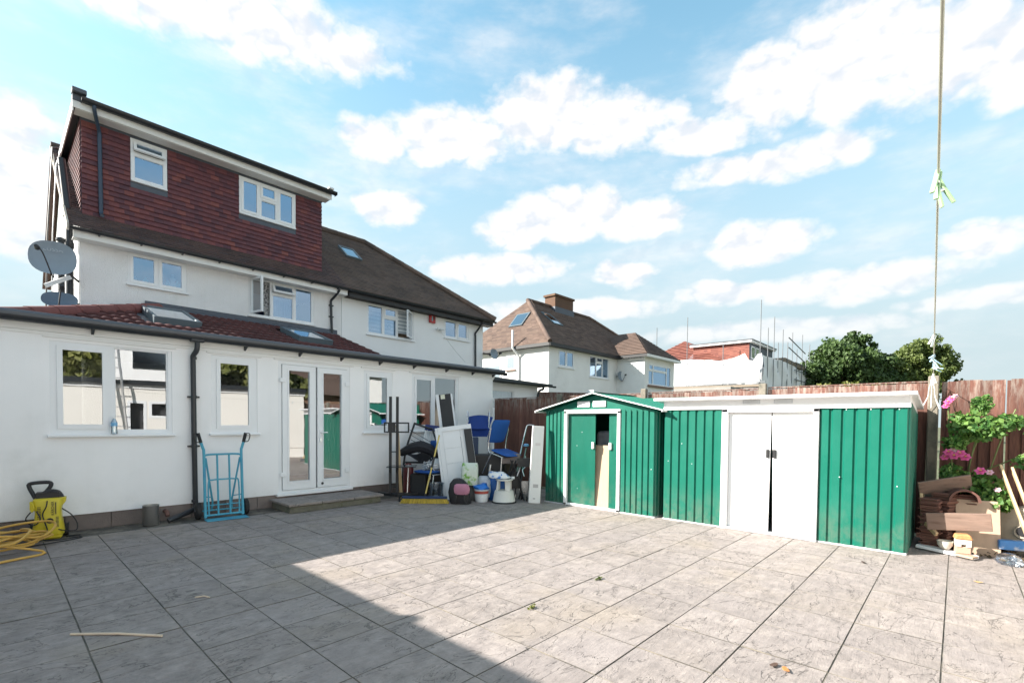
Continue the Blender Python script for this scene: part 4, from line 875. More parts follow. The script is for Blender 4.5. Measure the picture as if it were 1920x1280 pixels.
        MB().box(h[0]+.6,h[1]-.6,wy+.2,wy+.21,h[2],h[3]-.3).build('net_curtain',m_net,ww,True)
    return t
far_house=hip_house('hipped_house','white hipped house with brick chimney and rear bay beyond the sheds',17.12,27.6,13.62,19.8,5.0,.8,19.4,25.2,16.9,7.86,wing=(23.05,26.6,12.0))
dish('satellite_dish','grey satellite dish on the back wall of the far hipped house',(23.0,13.3,3.95),.55,.5,(-.25,-1,.15),(0,0,.3),.08,None,(23.0,13.62,3.95))
# ------------------------------------------------------------------ house under scaffolding
m_redt=ramp_mat('new red roof tile',[(0,(.16,.05,.038)),(.5,(.20,.065,.046)),(1,(.24,.085,.06))],.8,.3,20,.2,3)
m_sheet=mat('white scaffold sheeting',(.80,.80,.81),.6,.05,.6,.25,3,bd=.08)
m_tube=mat('galvanised scaffold tube',(.16,.17,.18),.5,.15,metal=.3)
m_plank=mat('grey scaffold plank',(.22,.18,.14),.9,.2,5)
sc=thing('scaffolded_house','house with new red roof wrapped in white scaffold sheeting','house',(42,14,0))
wl=MB(); wl.box(39.6,48,12.2,22,0,6.3); wl.build('wall',_mats['cream painted render'],sc,True)
hp=MB()
def tri_courses(parent,name,A,B,C,n,m,cols=14):
    mb=MB(); A=Vector(A);B=Vector(B);C=Vector(C); nr=(B-A).cross(C-A).normalized(); nr=nr if nr.z>0 else -nr
    for i in range(n):
        t0=i/n;t1=(i+1)/n;a=A+(C-A)*t0;b=B+(C-B)*t0;c=B+(C-B)*t1;d=A+(C-A)*t1
        for k in range(cols): mb.add([a+(b-a)*(k/cols)+nr*.06,a+(b-a)*((k+1)/cols)+nr*.06,d+(c-d)*((k+1)/cols)+nr*.01,d+(c-d)*(k/cols)+nr*.01],[(0,1,2,3)])
    return mb.build(name,m,parent,True,rnd=True,kind='stuff',fix=False)
tri_courses(sc,'roof_tiles',(39.2,22.2,6.2),(39.2,13.2,6.2),(43.4,18.6,9.0),16,m_redt)
MB().poly([(39.2,13.2,6.2),(48.4,13.2,6.2),(47,18.6,9.0),(43.4,18.6,9.0)]).build('roof_slope',m_redt,sc,True,fix=False)
MB().poly([(39.2,22.2,6.2),(48.4,22.2,6.2),(47,18.6,9.0),(43.4,18.6,9.0)]).build('roof_slope',m_redt,sc,True,fix=False)
MB().box(41,47.5,12.3,16.8,6.3,7.95).build('dormer_core',m_lead,sc,True)
ht2=MB()
for k in range(11):
    z=6.5+.125*k; y=12.3
    while y<16.75: ht2.add([(40.96,y,z),(40.96,min(y+.3,16.8),z),(40.985,min(y+.3,16.8),z+.14),(40.985,y,z+.14)],[(0,1,2,3)]); y+=.3
ht2.build('dormer_tiles',m_redt,sc,True,rnd=True,kind='stuff',fix=False)
MB().box(40.7,47.7,12.05,17,7.95,8.10).build('dormer_roof',m_fascia,sc,True); MB().box(40.65,47.75,12.0,17.05,8.101,8.17).build('dormer_roof_edge',m_cap,sc,True)
for a in (41.4,42.5): f=MB().box(a,a+.9,12.26,12.299,6.7,7.7).build('window',m_upvc,sc,True); MB().quad((a+.08,12.255,6.78),(a+.82,12.255,6.78),(a+.82,12.255,7.62),(a+.08,12.255,7.62)).build('pane',m_frost,f,True,fix=False)
def sheeting(P0,P1,ztop,zbot,n,seed,out):
    rs=random.Random(seed); mb=MB(); vs=[];fs=[]; P0=Vector(P0);P1=Vector(P1); o=Vector(out); rows=7
    cd=[rs.uniform(-.30,.12) for _ in range(9)]; dips=[cd[int(i/n*7.99)]*(1-(i/n*8)%1)+cd[int(i/n*7.99)+1]*((i/n*8)%1)+rs.uniform(-.03,.03) for i in range(n+1)]
    for i in range(n+1):
        t=i/n; p=P0.lerp(P1,t)
        for j in range(rows+1):
            s=j/rows; top=ztop(t)+dips[i]*(.8 if i not in(0,n) else 0); z=zbot+(top-zbot)*s+ (rs.uniform(-.05,.05) if j==0 else 0)
            bl=.22*math.sin(t*n*.9+j*.6+seed)*math.sin(math.pi*s)+rs.uniform(-.05,.05)
            q=p+o*bl; vs.append((q.x,q.y,z))
    for i in range(n):
        for j in range(rows): fs.append((i*(rows+1)+j,(i+1)*(rows+1)+j,(i+1)*(rows+1)+j+1,i*(rows+1)+j+1))
    return mb.add(vs,fs)
s=sheeting((37.9,18.2,0),(37.9,10.5,0),lambda t:6.55+.12*math.sin(t*9)-(.55 if t>.86 and t<.93 else 0),4.45,26,3,(-1,0,0)); s.build('sheeting',m_sheet,sc,True,smooth=True,fix=False)
s=sheeting((37.9,10.5,0),(52.5,10.5,0),lambda t:6.5,3.6,30,5,(0,-1,0)); s.build('sheeting',m_sheet,sc,True,smooth=True,fix=False)
def pole(x,y,z0,z1): MB().cyl((x,y,z0),(x,y,z1),.03,n=8).build('scaffold_pole',m_tube,sc,True)
for x,y,z0,z1 in ((37.8,18.6,0,9.4),(37.8,16.0,0,9.9),(37.8,13.2,0,7.6),(37.8,10.6,0,10.4),(40.5,10.4,0,9.6),(41.7,10.4,0,7.8),(44.5,10.4,0,8.2),(47.6,10.4,0,8.0),(51,10.4,0,7.6),(43,10.4,0,9.0),(46,10.4,0,9.2),(49.5,10.4,0,9.5),(52.4,10.4,0,9.0),(53.5,10.4,0,7.4),(39.3,10.5,0,8.6)): pole(x,y,z0,z1)
for z in (7.1,7.9): MB().beam((44.5,10.35,z+.7),(50.5,10.35,z),.06,.06).build('guard_rail',m_tube,sc,True)
for z in (5.3,6.1,6.75): MB().beam((46.5,10.3,z),(54.5,10.3,z),.06,.06).build('ledger',m_tube,sc,True)
MB().beam((44,10.9,6.75),(52,10.9,6.55),.9,.3).build('scaffold_boards',m_plank,sc,True); MB().beam((37.6,18.5,4.3),(37.6,10.3,4.2),.9,.16).build('scaffold_boards',m_plank,sc,True); MB().beam((37.7,18.5,4.4),(37.7,10.2,4.5),.08,.08).build('ledger',m_tube,sc,True)
MB().box(33,37,11,18.5,0,3.9).build('outbuilding_roof',mat('grey sheet roof',(.26,.25,.23),.9,.2,1),sc,True)
# ------------------------------------------------------------------ trees and shrubs
def leaf_mat(name,c,c2,tr=.25):
    m=bpy.data.materials.new(name); m.use_nodes=True; m.node_tree.nodes.clear(); g=G(m.node_tree)
    at=g.n('ShaderNodeAttribute',attribute_name='rnd').outputs['Fac']; colr=g.ramp(at,[(0,c),(1,c2)])
    d=g.n('ShaderNodeBsdfPrincipled'); g.l(colr,d.inputs['Base Color']); d.inputs['Roughness'].default_value=.55; d.inputs['Specular IOR Level'].default_value=.35
    t=g.n('ShaderNodeBsdfTranslucent'); g.l(g.mix(1,colr,(1.3,1.5,.7),'MULTIPLY'),t.inputs[0]); mx=g.n('ShaderNodeMixShader'); mx.inputs[0].default_value=tr
    g.l(d.outputs[0],mx.inputs[1]); g.l(t.outputs[0],mx.inputs[2]); o=g.n('ShaderNodeOutputMaterial'); g.l(mx.outputs[0],o.inputs[0]); return m
m_bark=mat('grey brown bark',(.09,.07,.05),.9,.3,8,.8,30)
def leaf(mb,rs,p,nrm,s,r=None):
    a=Vector((rs.gauss(0,1),rs.gauss(0,1),rs.gauss(0,.6)))+nrm*.8; a.normalize(); b=a.cross(Vector((rs.gauss(0,1),rs.gauss(0,1),rs.gauss(0,1)))).normalized(); c=a.cross(b)
    L=s*rs.uniform(.7,1.3); w=L*.42
    mb.add([p-b*L*.5,p+c*w+a*.12*L,p+b*L*.5,p-c*w+a*.12*L],[(0,1,2,3)],r)
def tree(label,base,blobs,lm,n,ls,seed,trunk_h,group='trees behind the fence'):
    t=thing('tree',label,'tree',base,group=group); rs=random.Random(seed); mb=MB()
    tw=MB(); tw.tube([(0,0,0),(.05,.02,trunk_h*.5),(0,0,trunk_h)],[.32,.25,.18],10)
    for (cx,cy,cz,r) in blobs: tw.tube(smoothpath([(0,0,trunk_h*.7),(cx*.4,cy*.4,(trunk_h+cz)/2),(cx,cy,cz)],3),[.14,.12,.10,.08,.07,.05,.03],6)
    tw.build('trunk',m_bark,t,smooth=True)
    tot=sum(b[3]**2 for b in blobs)
    for (cx,cy,cz,r) in blobs:
        nc=max(6,int(14*r)); 
        for k in range(nc):                      # clumps over each bough
            d=Vector((rs.gauss(0,1),rs.gauss(0,1),rs.gauss(.15,1))).normalized(); cc=Vector((cx,cy,cz))+d*r*rs.uniform(.55,1.02); cr=r*rs.uniform(.22,.40)
            m_=int(n*(r*r/tot)/nc); tone=rs.random()
            for q in range(m_):
                e=Vector((rs.gauss(0,1),rs.gauss(0,1),rs.gauss(0,1))).normalized(); pp=cc+e*cr*(rs.random()**.45); leaf(mb,rs,pp,(d+e).normalized(),ls,min(1,max(0,tone*.6+rs.random()*.4)))
    mb.build('crown',lm,t,rnd=True,kind='stuff',fix=False); return t
lm1=leaf_mat('dark maple leaf',(.026,.056,.020),(.10,.155,.05)); lm2=leaf_mat('yellow green leaf',(.055,.085,.02),(.15,.185,.055)); lm3=leaf_mat('pale shrub leaf',(.10,.12,.03),(.24,.24,.08))
rs=random.Random(4)
tree('large dark green broadleaf tree behind the fence',(54.2,7.7,0),[(0,0,7.2,2.6),(1.3,-1.4,6.6,2.0),(-1.2,1.7,6.6,1.9),(-2.2,2.8,5.9,1.5),(.6,-.6,8.5,1.5),(2.0,-2.3,5.6,1.7),(-.6,.8,5.4,2.2),(.4,-.4,9.2,.8),(-.8,1,8.2,1.1)],lm1,26000,.30,1,4.5)
tree('yellow green broadleaf tree behind the washing line',(58.8,2.7,0),[(0,0,7.4,2.0),(1.1,-1.3,7.0,1.6),(-.9,1.1,7.0,1.6),(.2,-.2,8.6,1.3),(1.4,-1.5,5.9,1.4),(-1,1.2,5.8,1.5),(0,0,5.6,1.9)],lm2,20000,.26,2,4.5)
def shrub(label,base,blobs,lm,n,ls,seed,group='shrubs along the fence top'):
    t=thing('shrub',label,'shrub',base,group=group); rs=random.Random(seed); mb=MB(); st_=MB()
    for (cx,cy,cz,r) in blobs:
        st_.tube([(0,0,0),(cx*.5,cy*.5,cz*.6),(cx,cy,cz+r*.6)],[.05,.03,.008],6)
        for k in range(int(n*r*r)):
            e=Vector((rs.gauss(0,1),rs.gauss(0,1),rs.gauss(0,1))).normalized(); leaf(mb,rs,Vector((cx,cy,cz))+e*r*(rs.random()**.5),e,ls)
    st_.build('stems',m_bark,t,smooth=True); mb.build('foliage',lm,t,rnd=True,kind='stuff',fix=False); return t
shrub('pale leafy shrub top beside the scaffold sheeting',(31.5,6.8,0),[(0,0,3.2,.5),(.4,-.4,3.0,.45),(-.4,.5,3.1,.4)],lm3,1100,.12,5)
shrub('pale green shrub mass showing over the fence under the dark tree',(33.5,4.6,0),[(0,0,3.2,.8),(1.2,-1.2,3.1,.8),(-1.0,1.1,3.2,.7),(2.2,-2.2,3.0,.7)],lm3,900,.14,6)
# ------------------------------------------------------------------ what stands behind the camera and shows in the panes
ob=thing('outbuilding','white rendered outbuilding with dark gutter mirrored in the left panes','building',(2,-2.6,0)); wl=MB(); oh=[(2.85,3.3,.9,1.95),(3.4,4.1,1.45,1.95)]
wl.plate(-6,7.95,.35,2.42,oh,0,.2); wl.v=[(v[0],-2.6-v[1],v[2]) for v in wl.v]; wl.box(-6,7.95,-2.79,-2.62,0,.345); wl.build('wall',mat('cream outbuilding render',(.80,.765,.71),.85,.06,1),ob,True)
MB().box(-6,7.95,-7,-2.81,2.36,2.46).build('roof',m_cap,ob,True); MB().box(-6.1,8.0,-2.9,-2.47,2.465,2.60).build('gutter',m_black,ob,True); MB().box(-6.1,8.0,-2.59,-2.57,2.34,2.46).build('fascia',m_fascia,ob,True)
for h in oh:
    f=MB().plate(h[0]-.02,h[1]+.02,h[2]-.02,h[3]+.02,[(h[0]+.06,h[1]-.06,h[2]+.06,h[3]-.06)],0,.05); f.v=[(v[0],-2.59+v[1]-.05,v[2]) for v in f.v]; f.build('window',m_upvc,ob,True); MB().box(h[0],h[1],-2.9,-2.85,h[2],h[3]).build('dark_pane',m_dark,ob,True)
ld=thing('ladder','aluminium ladder leaning on the outbuilding seen in the left window','ladder',(2.6,-2.1,0)); m_alu=mat('aluminium',(.6,.6,.6),.35,.1,metal=.8)
for dx in (0,.38): MB().beam((2.45+dx,-2.05,0),(2.45+dx*.9-.25,-2.5,4.4),.03,.06).build('stile',m_alu,ld,True)
for k in range(1,15): t_=k/15.; MB().cyl((2.45-.25*t_,-2.05-.45*t_,4.4*t_),(2.83-.29*t_,-2.05-.45*t_,4.4*t_),.014,n=8).build('rung',m_alu,ld,True)
hs=thing('rear_house','white two storey house behind the outbuilding mirrored in the left window','house',(5,-11,0)); MB().box(3.5,6.9,-18,-11,0,5.6).build('wall',m_render,hs,True); MB().prism([(3.3,-10.7,5.6),(3.3,-18.3,5.6),(3.3,-14.5,8.4)],(3.8,0,0)).build('roof',m_ftile,hs,True)
MB().box(4.3,5.7,-10.99,-10.94,3.7,4.7).build('window',m_frost,hs,True)
hip_house('hipped_house','brown roofed hipped house mirrored in the right-hand panes',13,22,-26,-19,5.0,.8,16,19,-22.5,7.8,detail=False)
bk_=thing('terrace_house','brown roofed low house beyond the outbuilding mirrored in the panes','house',(8,-16,0)); MB().box(-6,18,-22,-16.5,0,3.2).build('wall',m_brick,bk_,True); MB().prism([(-6.3,-16,3.2),(-6.3,-22.4,3.2),(-6.3,-19,6.2)],(24.6,0,0)).build('roof',m_ftile,bk_,True)
tree('green tree between the mirrored outbuilding and house',(1.6,-12.5,0),[(0,0,4,1.5),(-1,.6,3.6,1.3),(1.0,-.4,3.4,1.2)],lm3,3000,.35,19,2.5,group='trees behind the camera')
tree('green tree beyond the outbuilding mirrored in the panes',(9,-12,0),[(0,0,3.8,1.8),(-1.4,.6,3.6,1.4),(1.6,-.6,3.4,1.4)],lm3,4000,.4,9,2.2,group='trees behind the camera')
# ------------------------------------------------------------------ things by the left window
m_yel=mat('yellow plastic',(.62,.50,.03),.4,.06,4); m_hose=mat('amber hose',(.58,.34,.07),.45,.15,8); m_cable=mat('black cable',(.012,.013,.016),.5)
pw=thing('pressure_washer','yellow pressure washer with black handle standing at the left wall','pressure washer',(.44,7.78,0),R(-8)); bd=MB()
prof=[(.135,.05,.12),(.14,.09,.13),(.118,.22,.12),(.112,.32,.115),(.13,.42,.12),(.128,.46,.11),(.10,.475,.09)]
vs=[];fs=[]; n=24
for (hx,z,hy) in prof:
    for j in range(n):
        a=2*math.pi*j/n; e=.45; ca,sa_=math.cos(a),math.sin(a); vs.append((math.copysign(abs(ca)**e,ca)*hx,math.copysign(abs(sa_)**e,sa_)*hy,z))
for i in range(len(prof)-1):
    for j in range(n): fs.append((i*n+j,i*n+(j+1)%n,(i+1)*n+(j+1)%n,(i+1)*n+j))
fs+= [tuple(range(n))[::-1],tuple(range((len(prof)-1)*n,len(prof)*n))]
bd.add(vs,fs); body=bd.build('body',m_yel,pw,smooth=True)
hd=MB(); hd.tube(smoothpath([(-.10,.03,.44),(-.135,.06,.52),(-.165,.07,.60),(-.15,.07,.64),(.0,.07,.645),(.015,.07,.60),(-.03,.06,.52),(-.02,.03,.46)],4),.021,10); hd.tbox(T(.0,.0,.50),.2,.12,.08); hd.tube(smoothpath([(-.06,0,.5),(.0,.0,.545),(.08,0,.53),(.115,0,.46)],4),.026,8); hd.build('handle',m_black2,pw,smooth=True,bevel=.004)
fb=MB(); fb.prism([(.09,-.06,.47),(.155,-.06,.475),(.15,-.06,.42),(.11,-.06,.36)],(0,.12,0)); fb.prism([(-.15,-.10,.45),(-.12,-.12,.44),(-.10,-.12,.36),(-.13,-.12,.32),(-.15,-.1,.36)],(0,.09,0)); fb.build('gun_holder',m_yel,pw,bevel=.008)
for sx_ in (-1,1): MB().cyl((sx_*.12,.09,.075),(sx_*.165,.09,.075),.075,n=20).build('wheel',m_rubber,pw,smooth=True)
MB().box(-.12,.12,-.11,.1,.0,.055).build('foot',m_yel,pw,bevel=.02)
MB().cyl((.02,-.118,.22),(.02,-.140,.22),.030,n=20).build('switch_knob',m_black2,pw,smooth=True)
for k in range(8): MB().box(-.085,-.055,-.1235,-.119,.25+.018*k,.257+.018*k).build('vent_slot',m_black2,body); MB().box(.07,.095,-.1235,-.119,.14+.016*k,.147+.016*k).build('vent_slot',m_black2,body)
m_let=mat('black lettering',(.01,.01,.01),.5)
text_mesh('K\u00c4RCHER',.036,m_let,'lettering',body,T(.045,-.121,.36)@RX(R(90))@RZ(R(90)),.001); MB().box(.066,.074,-.1225,-.119,.29,.43).build('model_stripe',m_let,body)
cb=MB(); P=[(.0,-.125,.45),(-.01,-.14,.38),(-.04,-.13,.30),(-.02,-.14,.2),(.0,-.15,.1),(-.03,-.2,.02),(.1,-.26,.012),(.25,-.2,.012),(.28,-.08,.012),(.16,-.05,.012),(.2,-.18,.02),(.3,-.24,.012),(.1,-.38,.012),(-.2,-.5,.012),(-.45,-.62,.012)]
cb.tube(smoothpath(P,5),.0065,6); cb.tube(smoothpath([(.11,-.0,.34),(.2,-.05,.26),(.25,-.06,.15),(.24,-.1,.08),(.16,-.14,.09),(.09,-.12,.11)],5),.0065,6); cb.tube(smoothpath([(-.14,-.1,.33),(-.18,-.1,.25),(-.12,-.12,.18),(-.06,-.12,.24),(-.09,-.12,.34)],5),.007,6); cb.build('cable',m_cable,pw,smooth=True)
ho=MB(); rs=random.Random(21); P=[]
for k in range(78):
    a=k*.62; rx=.40+.10*math.sin(k*.37)+rs.uniform(-.05,.05); ry=.30+.10*math.cos(k*.53)+rs.uniform(-.04,.04); z=.02+.0028*k*(.5+.5*abs(math.sin(a*1.3)))+rs.uniform(0,.03)
    P.append((.0+.04*math.sin(k*.9)+rx*math.cos(a)-.05,7.25+.03*math.cos(k)+ry*math.sin(a)+.12*math.cos(a),z))
P+= [(.34,6.9,.03),(.1,6.72,.015),(-.3,6.6,.015),(-.6,6.7,.015)]
ho.tube(smoothpath(P,5),.0125,8); o=ho.build('garden_hose',m_hose,smooth=True); setprops(o,'tangled amber hose heaped on the patio in front of the pressure washer','hose')
cn_=MB(); cn_.lathe([(.086,0),(.09,.006),(.09,.255),(.094,.262),(.086,.265),(.084,.25),(.082,.02),(0,.02)],(1.415,7.80,.004),28); o=cn_.build('metal_bin',mat('brushed steel bin',(.42,.41,.40),.32,.06,3,metal=.85,stretch=(9,9,.6)),smooth=True); setprops(o,'small round stainless steel bin against the plinth left of the downpipe','bin')
# water bottle on the sill
b=thing('water_bottle','clear plastic water bottle standing on the left window sill','bottle',(1.075,7.995,1.205)); m_pet=glass_mat('clear plastic',(.85,.92,.95),.15,1.2,.05)
MB().lathe([(.032,0),(.034,.01),(.031,.06),(.034,.10),(.032,.15),(.014,.19),(.013,.205)],n=16).build('body',m_pet,b,smooth=True); MB().lathe([(.015,.195),(.015,.215),(.0,.216)],n=12).build('cap',m_whitepl,b,smooth=True); MB().lathe([(.0335,.10),(.0345,.105),(.0335,.145)],n=16).build('paper_label',mat('blue paper label',(.2,.45,.7),.6),b,smooth=True)
# sack truck
m_tb=mat('turquoise painted tube',(.065,.34,.47),.5,.14,6,.1,40,c2=(.035,.22,.40),c2s=3,c2lo=.5,c2hi=.7)
tk=thing('sack_truck','turquoise sack truck with black grips leaning near the downpipe','sack truck',(2.24,7.62,0),R(-4)); fr=MB()
def TP(x,z): return (x,.02+.085*z,z)
for s_ in (-1,1):
    fr.tube(smoothpath([TP(s_*.235,.03),TP(s_*.235,.5),TP(s_*.235,.93),TP(s_*.245,1.0),TP(s_*.275,1.10)],4),.019,10)
fr.tube(smoothpath([TP(-.235,.86),TP(-.2,.905),TP(0,.91),TP(.2,.905),TP(.235,.86)],5),.014,8)
fr.tube(smoothpath([TP(-.19,.05),TP(-.19,.5),TP(-.14,.55),TP(0,.555),TP(.14,.55),TP(.19,.5),TP(.19,.05)],4),.011,8)
for x in (-.075,.075): fr.tube([TP(x,.05),TP(x,.9)],.013,8)
fr.tube([TP(-.235,.06),TP(.235,.06)],.014,8); fr.tube([TP(-.235,.2),TP(.235,.2)],.008,6)
for s_ in (-1,1): fr.tube([TP(s_*.215,.86),(s_*.12,.16,.22),(s_*.13,.18,.1)],.013,8); fr.tube([(s_*.13,.13,.3),(s_*.235,.06,.32)],.008,6)
fr.tube([(-.26,.15,.11),(.26,.15,.11)],.011,8); fr.build('frame',m_tb,tk,smooth=True)
MB().box(-.25,.27,-.17,.03,.006,.014).build('toe_plate',m_tb,tk)
for s_ in (-1,1):
    w_=MB(); w_.tube([(s_*.265,.15,.12),(s_*.275,.15,.12),(s_*.325,.15,.12),(s_*.335,.15,.12)],[.09,.118,.118,.09],24); w=w_.build('wheel',m_rubber,tk,smooth=True); MB().cyl((s_*.26,.15,.12),(s_*.342,.15,.12),.022,n=14).build('hub',m_steel,w,smooth=True)
    g_2=MB(); g_2.tube([TP(s_*.268,1.075),TP(s_*.30,1.21)],.022,12); g_2.tube(smoothpath([TP(s_*.30,1.205),TP(s_*.35,1.20),TP(s_*.355,1.16),TP(s_*.33,1.09),TP(s_*.275,1.085)],4),.007,6); g_2.build('grip',m_rubber,tk,smooth=True)
# ------------------------------------------------------------------ clutter in the corner; local x runs to the photo's right, y away from it
FA=R(-47.2)
def item(name,label,cat,x,y,z=0,rot=0,group=None): return thing(name,label,cat,(x,y,z),FA+rot,group)
m_wood=mat('pale pine',(.52,.38,.22),.7,.15,3,.2,30,stretch=(8,8,1)); m_blue=mat('royal blue fabric',(.008,.075,.30),.85,.12,20,.3,200); m_navy=mat('navy plastic',(.008,.025,.16),.4,.1); m_chr=mat('dull chrome',(.55,.56,.58),.28,.1,metal=.9)
s=item('tv_stand','black wheeled television floor stand with two tall posts and mounting plate','tv stand',4.86,7.36,0,R(8))
for x in (-.06,.06): MB().box(x-.024,x+.024,-.02,.02,.1,1.84).build('post',m_black2,s,bevel=.004)
br=MB(); br.box(-.17,.27,-.042,-.021,1.36,1.385); br.box(-.17,.27,-.042,-.021,1.20,1.225)
for x in (-.17,-.05,.05,.245): br.box(x,x+.025,-.041,-.0215,1.2,1.385)
br.build('mounting_plate',m_black2,s); MB().box(-.10,.03,-.034,-.022,1.225,1.36).build('plate_centre',m_black2,s)
MB().box(-.10,.40,-.25,.12,.60,.615).build('shelf',mat('smoked black shelf',(.02,.025,.03),.12,.1),s); br=MB(); br.beam((-.06,-.02,.5),(-.06,-.16,.59),.02,.02); br.beam((.06,-.02,.5),(.06,-.16,.59),.02,.02); br.box(-.06,.06,-.01,.01,.22,.245); br.box(-.06,.06,-.01,.01,.85,.87); br.build('shelf_bracket',m_black2,s)
bs=MB(); bs.beam((-.27,.18,.1),(.05,-.1,.1),.07,.05); bs.beam((.05,-.1,.1),(.12,-.2,.1),.07,.05); bs.beam((-.06,.0,.1),(.42,.05,.1),.07,.05); bs.beam((.42,.05,.1),(.06,-.16,.1),.06,.04); bs.build('base',m_black2,s,bevel=.004)
for p in ((-.27,.18),(.12,-.2),(.42,.05)): c_=MB(); c_.cyl((p[0]-.012,p[1],.035),(p[0]+.012,p[1],.035),.033,n=16); c_.box(p[0]-.016,p[0]+.016,p[1]-.012,p[1]+.012,.05,.09); c_.build('castor',m_rubber,s,smooth=True)
bm_=item('broom','wide push broom with yellow bristles and yellow handle stood on its head','broom',5.03,6.66,0,0)
MB().box(-.40,.37,-.035,.035,.085,.125).build('head',mat('dark blue broom head',(.01,.03,.10),.5),bm_,bevel=.006); br=MB(); rs=random.Random(3)
for i in range(62):
    x=-.38+.735*i/61
    for j in (-.02,0,.02): sp_=(x+.01)*.12; br.tube([(x,j,.088),(x+sp_+rs.uniform(-.006,.006),j*1.5+rs.uniform(-.006,.006),.004)],[.0055,.0065],4,r=rs.random())
br.build('bristles',mat('yellow bristle',(.55,.40,.06),.7,.2,20,rnd=.3),bm_,kind='stuff',rnd=True)
h_=MB(); h_.tube([(-.015,.02,.1),(.0,.03,.17)],.018,10); h_.build('socket',m_black2,bm_,smooth=True); MB().tube([(-.003,.03,.16),(.17,.42,1.16)],.0135,10).build('handle',mat('yellow broom handle',(.55,.42,.12),.45,.1),bm_,smooth=True); MB().tube([(.075,.20,.60),(.105,.27,.78)],.02,10).build('grip',m_black2,bm_,smooth=True)
o=MB().beam((5.06,7.42,0),(5.10,7.62,1.33),.05,.03).build('timber_batten',m_wood); setprops(o,'pale timber batten standing behind the television stand','timber')
o=MB().tube([(5.06,7.24,.02),(5.13,7.30,.62)],.011,8).build('chrome_tube',m_chr,smooth=True); setprops(o,'loose chrome tube leaning under the television stand shelf','tube')
# black framed hamper / playpen
s=item('folding_playpen','black framed folding playpen with sagging dark net against the last window','playpen',5.55,7.42,0)
f_=MB(); f_.tube(smoothpath([(-.40,.1,.55),(-.36,.2,.9),(-.235,.3,1.34),(-.225,.3,1.36),(-.2,.3,1.355),(.02,.3,1.28),(.12,.3,1.26)],3),.02,8); f_.tube([(-.40,.1,.56),(-.42,.05,.0)],.02,8); f_.tube([(-.40,.1,.62),(.25,.05,.62)],.018,8); f_.tube([(.12,.3,1.26),(.3,.1,.8)],.018,8); f_.build('frame',m_black2,s,smooth=True)
nm=mat('black sagging cloth',(.012,.013,.018),.7,.3,6,.5,12); cl=MB(); vs=[];fs=[]
for i in range(13):
    for j in range(9):
        u=i/12;v=j/8; vs.append((-.40+.66*u,-.05+.3*v,.86-.20*math.sin(math.pi*u)**.6*(.3+.7*(1-v))+.05*math.sin(7*u+3*v)))
for i in range(12):
    for j in range(8): fs.append((i*9+j,(i+1)*9+j,(i+1)*9+j+1,i*9+j+1))
cl.add(vs,fs); cl.tube(smoothpath([(-.42,-.06,.80),(-.2,-.1,.90),(0,-.1,.93),(.2,-.1,.84),(.28,-.04,.7)],4),[.06,.07,.08,.09,.1,.1,.1,.11,.11,.1,.1,.09,.08,.08,.07,.06,.05],8); cl.build('net',nm,s,smooth=True)
ln=MB()
for k in range(5): ln.tube([(-.33+.02*k,.25,1.25-.1*k),(.1,.28,1.0-.08*k)],.005,5)
ln.build('cords',m_cable,s)
MB().lathe([(.17,0),(.18,.01),(.17,.02),(0,.022)],(-.02,.15,.96),20,sy=.5).build('tray',mat('grey tray',(.5,.55,.58),.4),s,smooth=True)
s=item('clothes_airer','folded white and navy plastic clothes airer tilted against the window','clothes airer',5.76,7.46,.0,R(4)); M=T(0,.12,.78)@RY(R(7))@RX(R(-12))
ai=MB(); ai.box(-.19,-.165,-.012,.012,0,.55); ai.box(-.155,-.135,-.012,.012,-.1,.5); ai.box(.17,.19,-.012,.012,0,.52)
for k in range(7): ai.box(-.12+.042*k,-.108+.042*k,-.006,.006,.12,.44)
ai.xf(M).build('rails',m_whitepl,s); MB().box(-.2,.2,-.015,.015,.44,.56).xf(M).build('top_bar',m_navy,s,bevel=.01); MB().box(-.19,.19,-.012,.012,.08,.12).xf(M).build('lower_bar',m_navy,s)
MB().box(-.19,-.16,.02,.2,-.78,.1).build('rear_leg',m_whitepl,s); MB().box(.15,.18,.02,.2,-.0,.85).build('rear_leg',m_whitepl,s)
# white door panels and black boards
m_wp=mat('white panelled board',(.72,.73,.74),.45,.05,3,.06,20)
s=item('wardrobe_door','wide white panelled door leaning among the clutter','door panel',5.72,6.62,0,R(6)); M=RX(R(-9))@RY(R(-8))
MB().plate(-.20,.42,.0,1.34,[(-.12,.34,.06,1.26)],-.02,.02).xf(M).build('frame',m_wp,s,bevel=.012); pn=MB(); 
for a,b_ in ((.06,.33),(.34,.65),(.66,.93),(.94,1.26)): pn.box(-.12,.20,-.004,.012,a,b_+.0085)
pn.box(.205,.34,-.002,.012,.06,1.26); pn.xf(M).build('panel_boards',m_wp,s,bevel=.004); MB().box(-.245,-.203,-.03,.03,0,1.335).xf(M).build('edge_strip',m_wp,s,bevel=.008)
o=MB().box(.28,.415,-.05,-.024,.58,1.25).xf(T(5.72,6.62,0)@RZ(FA+R(6))@RX(R(-9))@RY(R(-8))).build('black_board',m_black2,bevel=.003); setprops(o,'matt black board leaning on the right side of the white panelled door','board','black boards in the clutter')
s=item('shelf_unit','tall narrow white-edged black board standing highest in the clutter','board',6.08,7.05,0,0,'black boards in the clutter'); M=RX(R(-4))@RY(R(-8)); MB().box(-.115,.115,-.012,.012,.0,1.96).xf(M).build('black_face',m_black2,s); ed=MB(); ed.box(-.175,-.116,-.03,.02,0,1.97); ed.box(.116,.145,-.03,.02,0,1.95); ed.xf(M).build('white_edge',m_wp,s,bevel=.004); MB().box(-.08,.0,-.016,-.0125,1.87,1.955).xf(M).build('paper_tag',mat('cream paper',(.65,.66,.52),.8,.1,30),s)
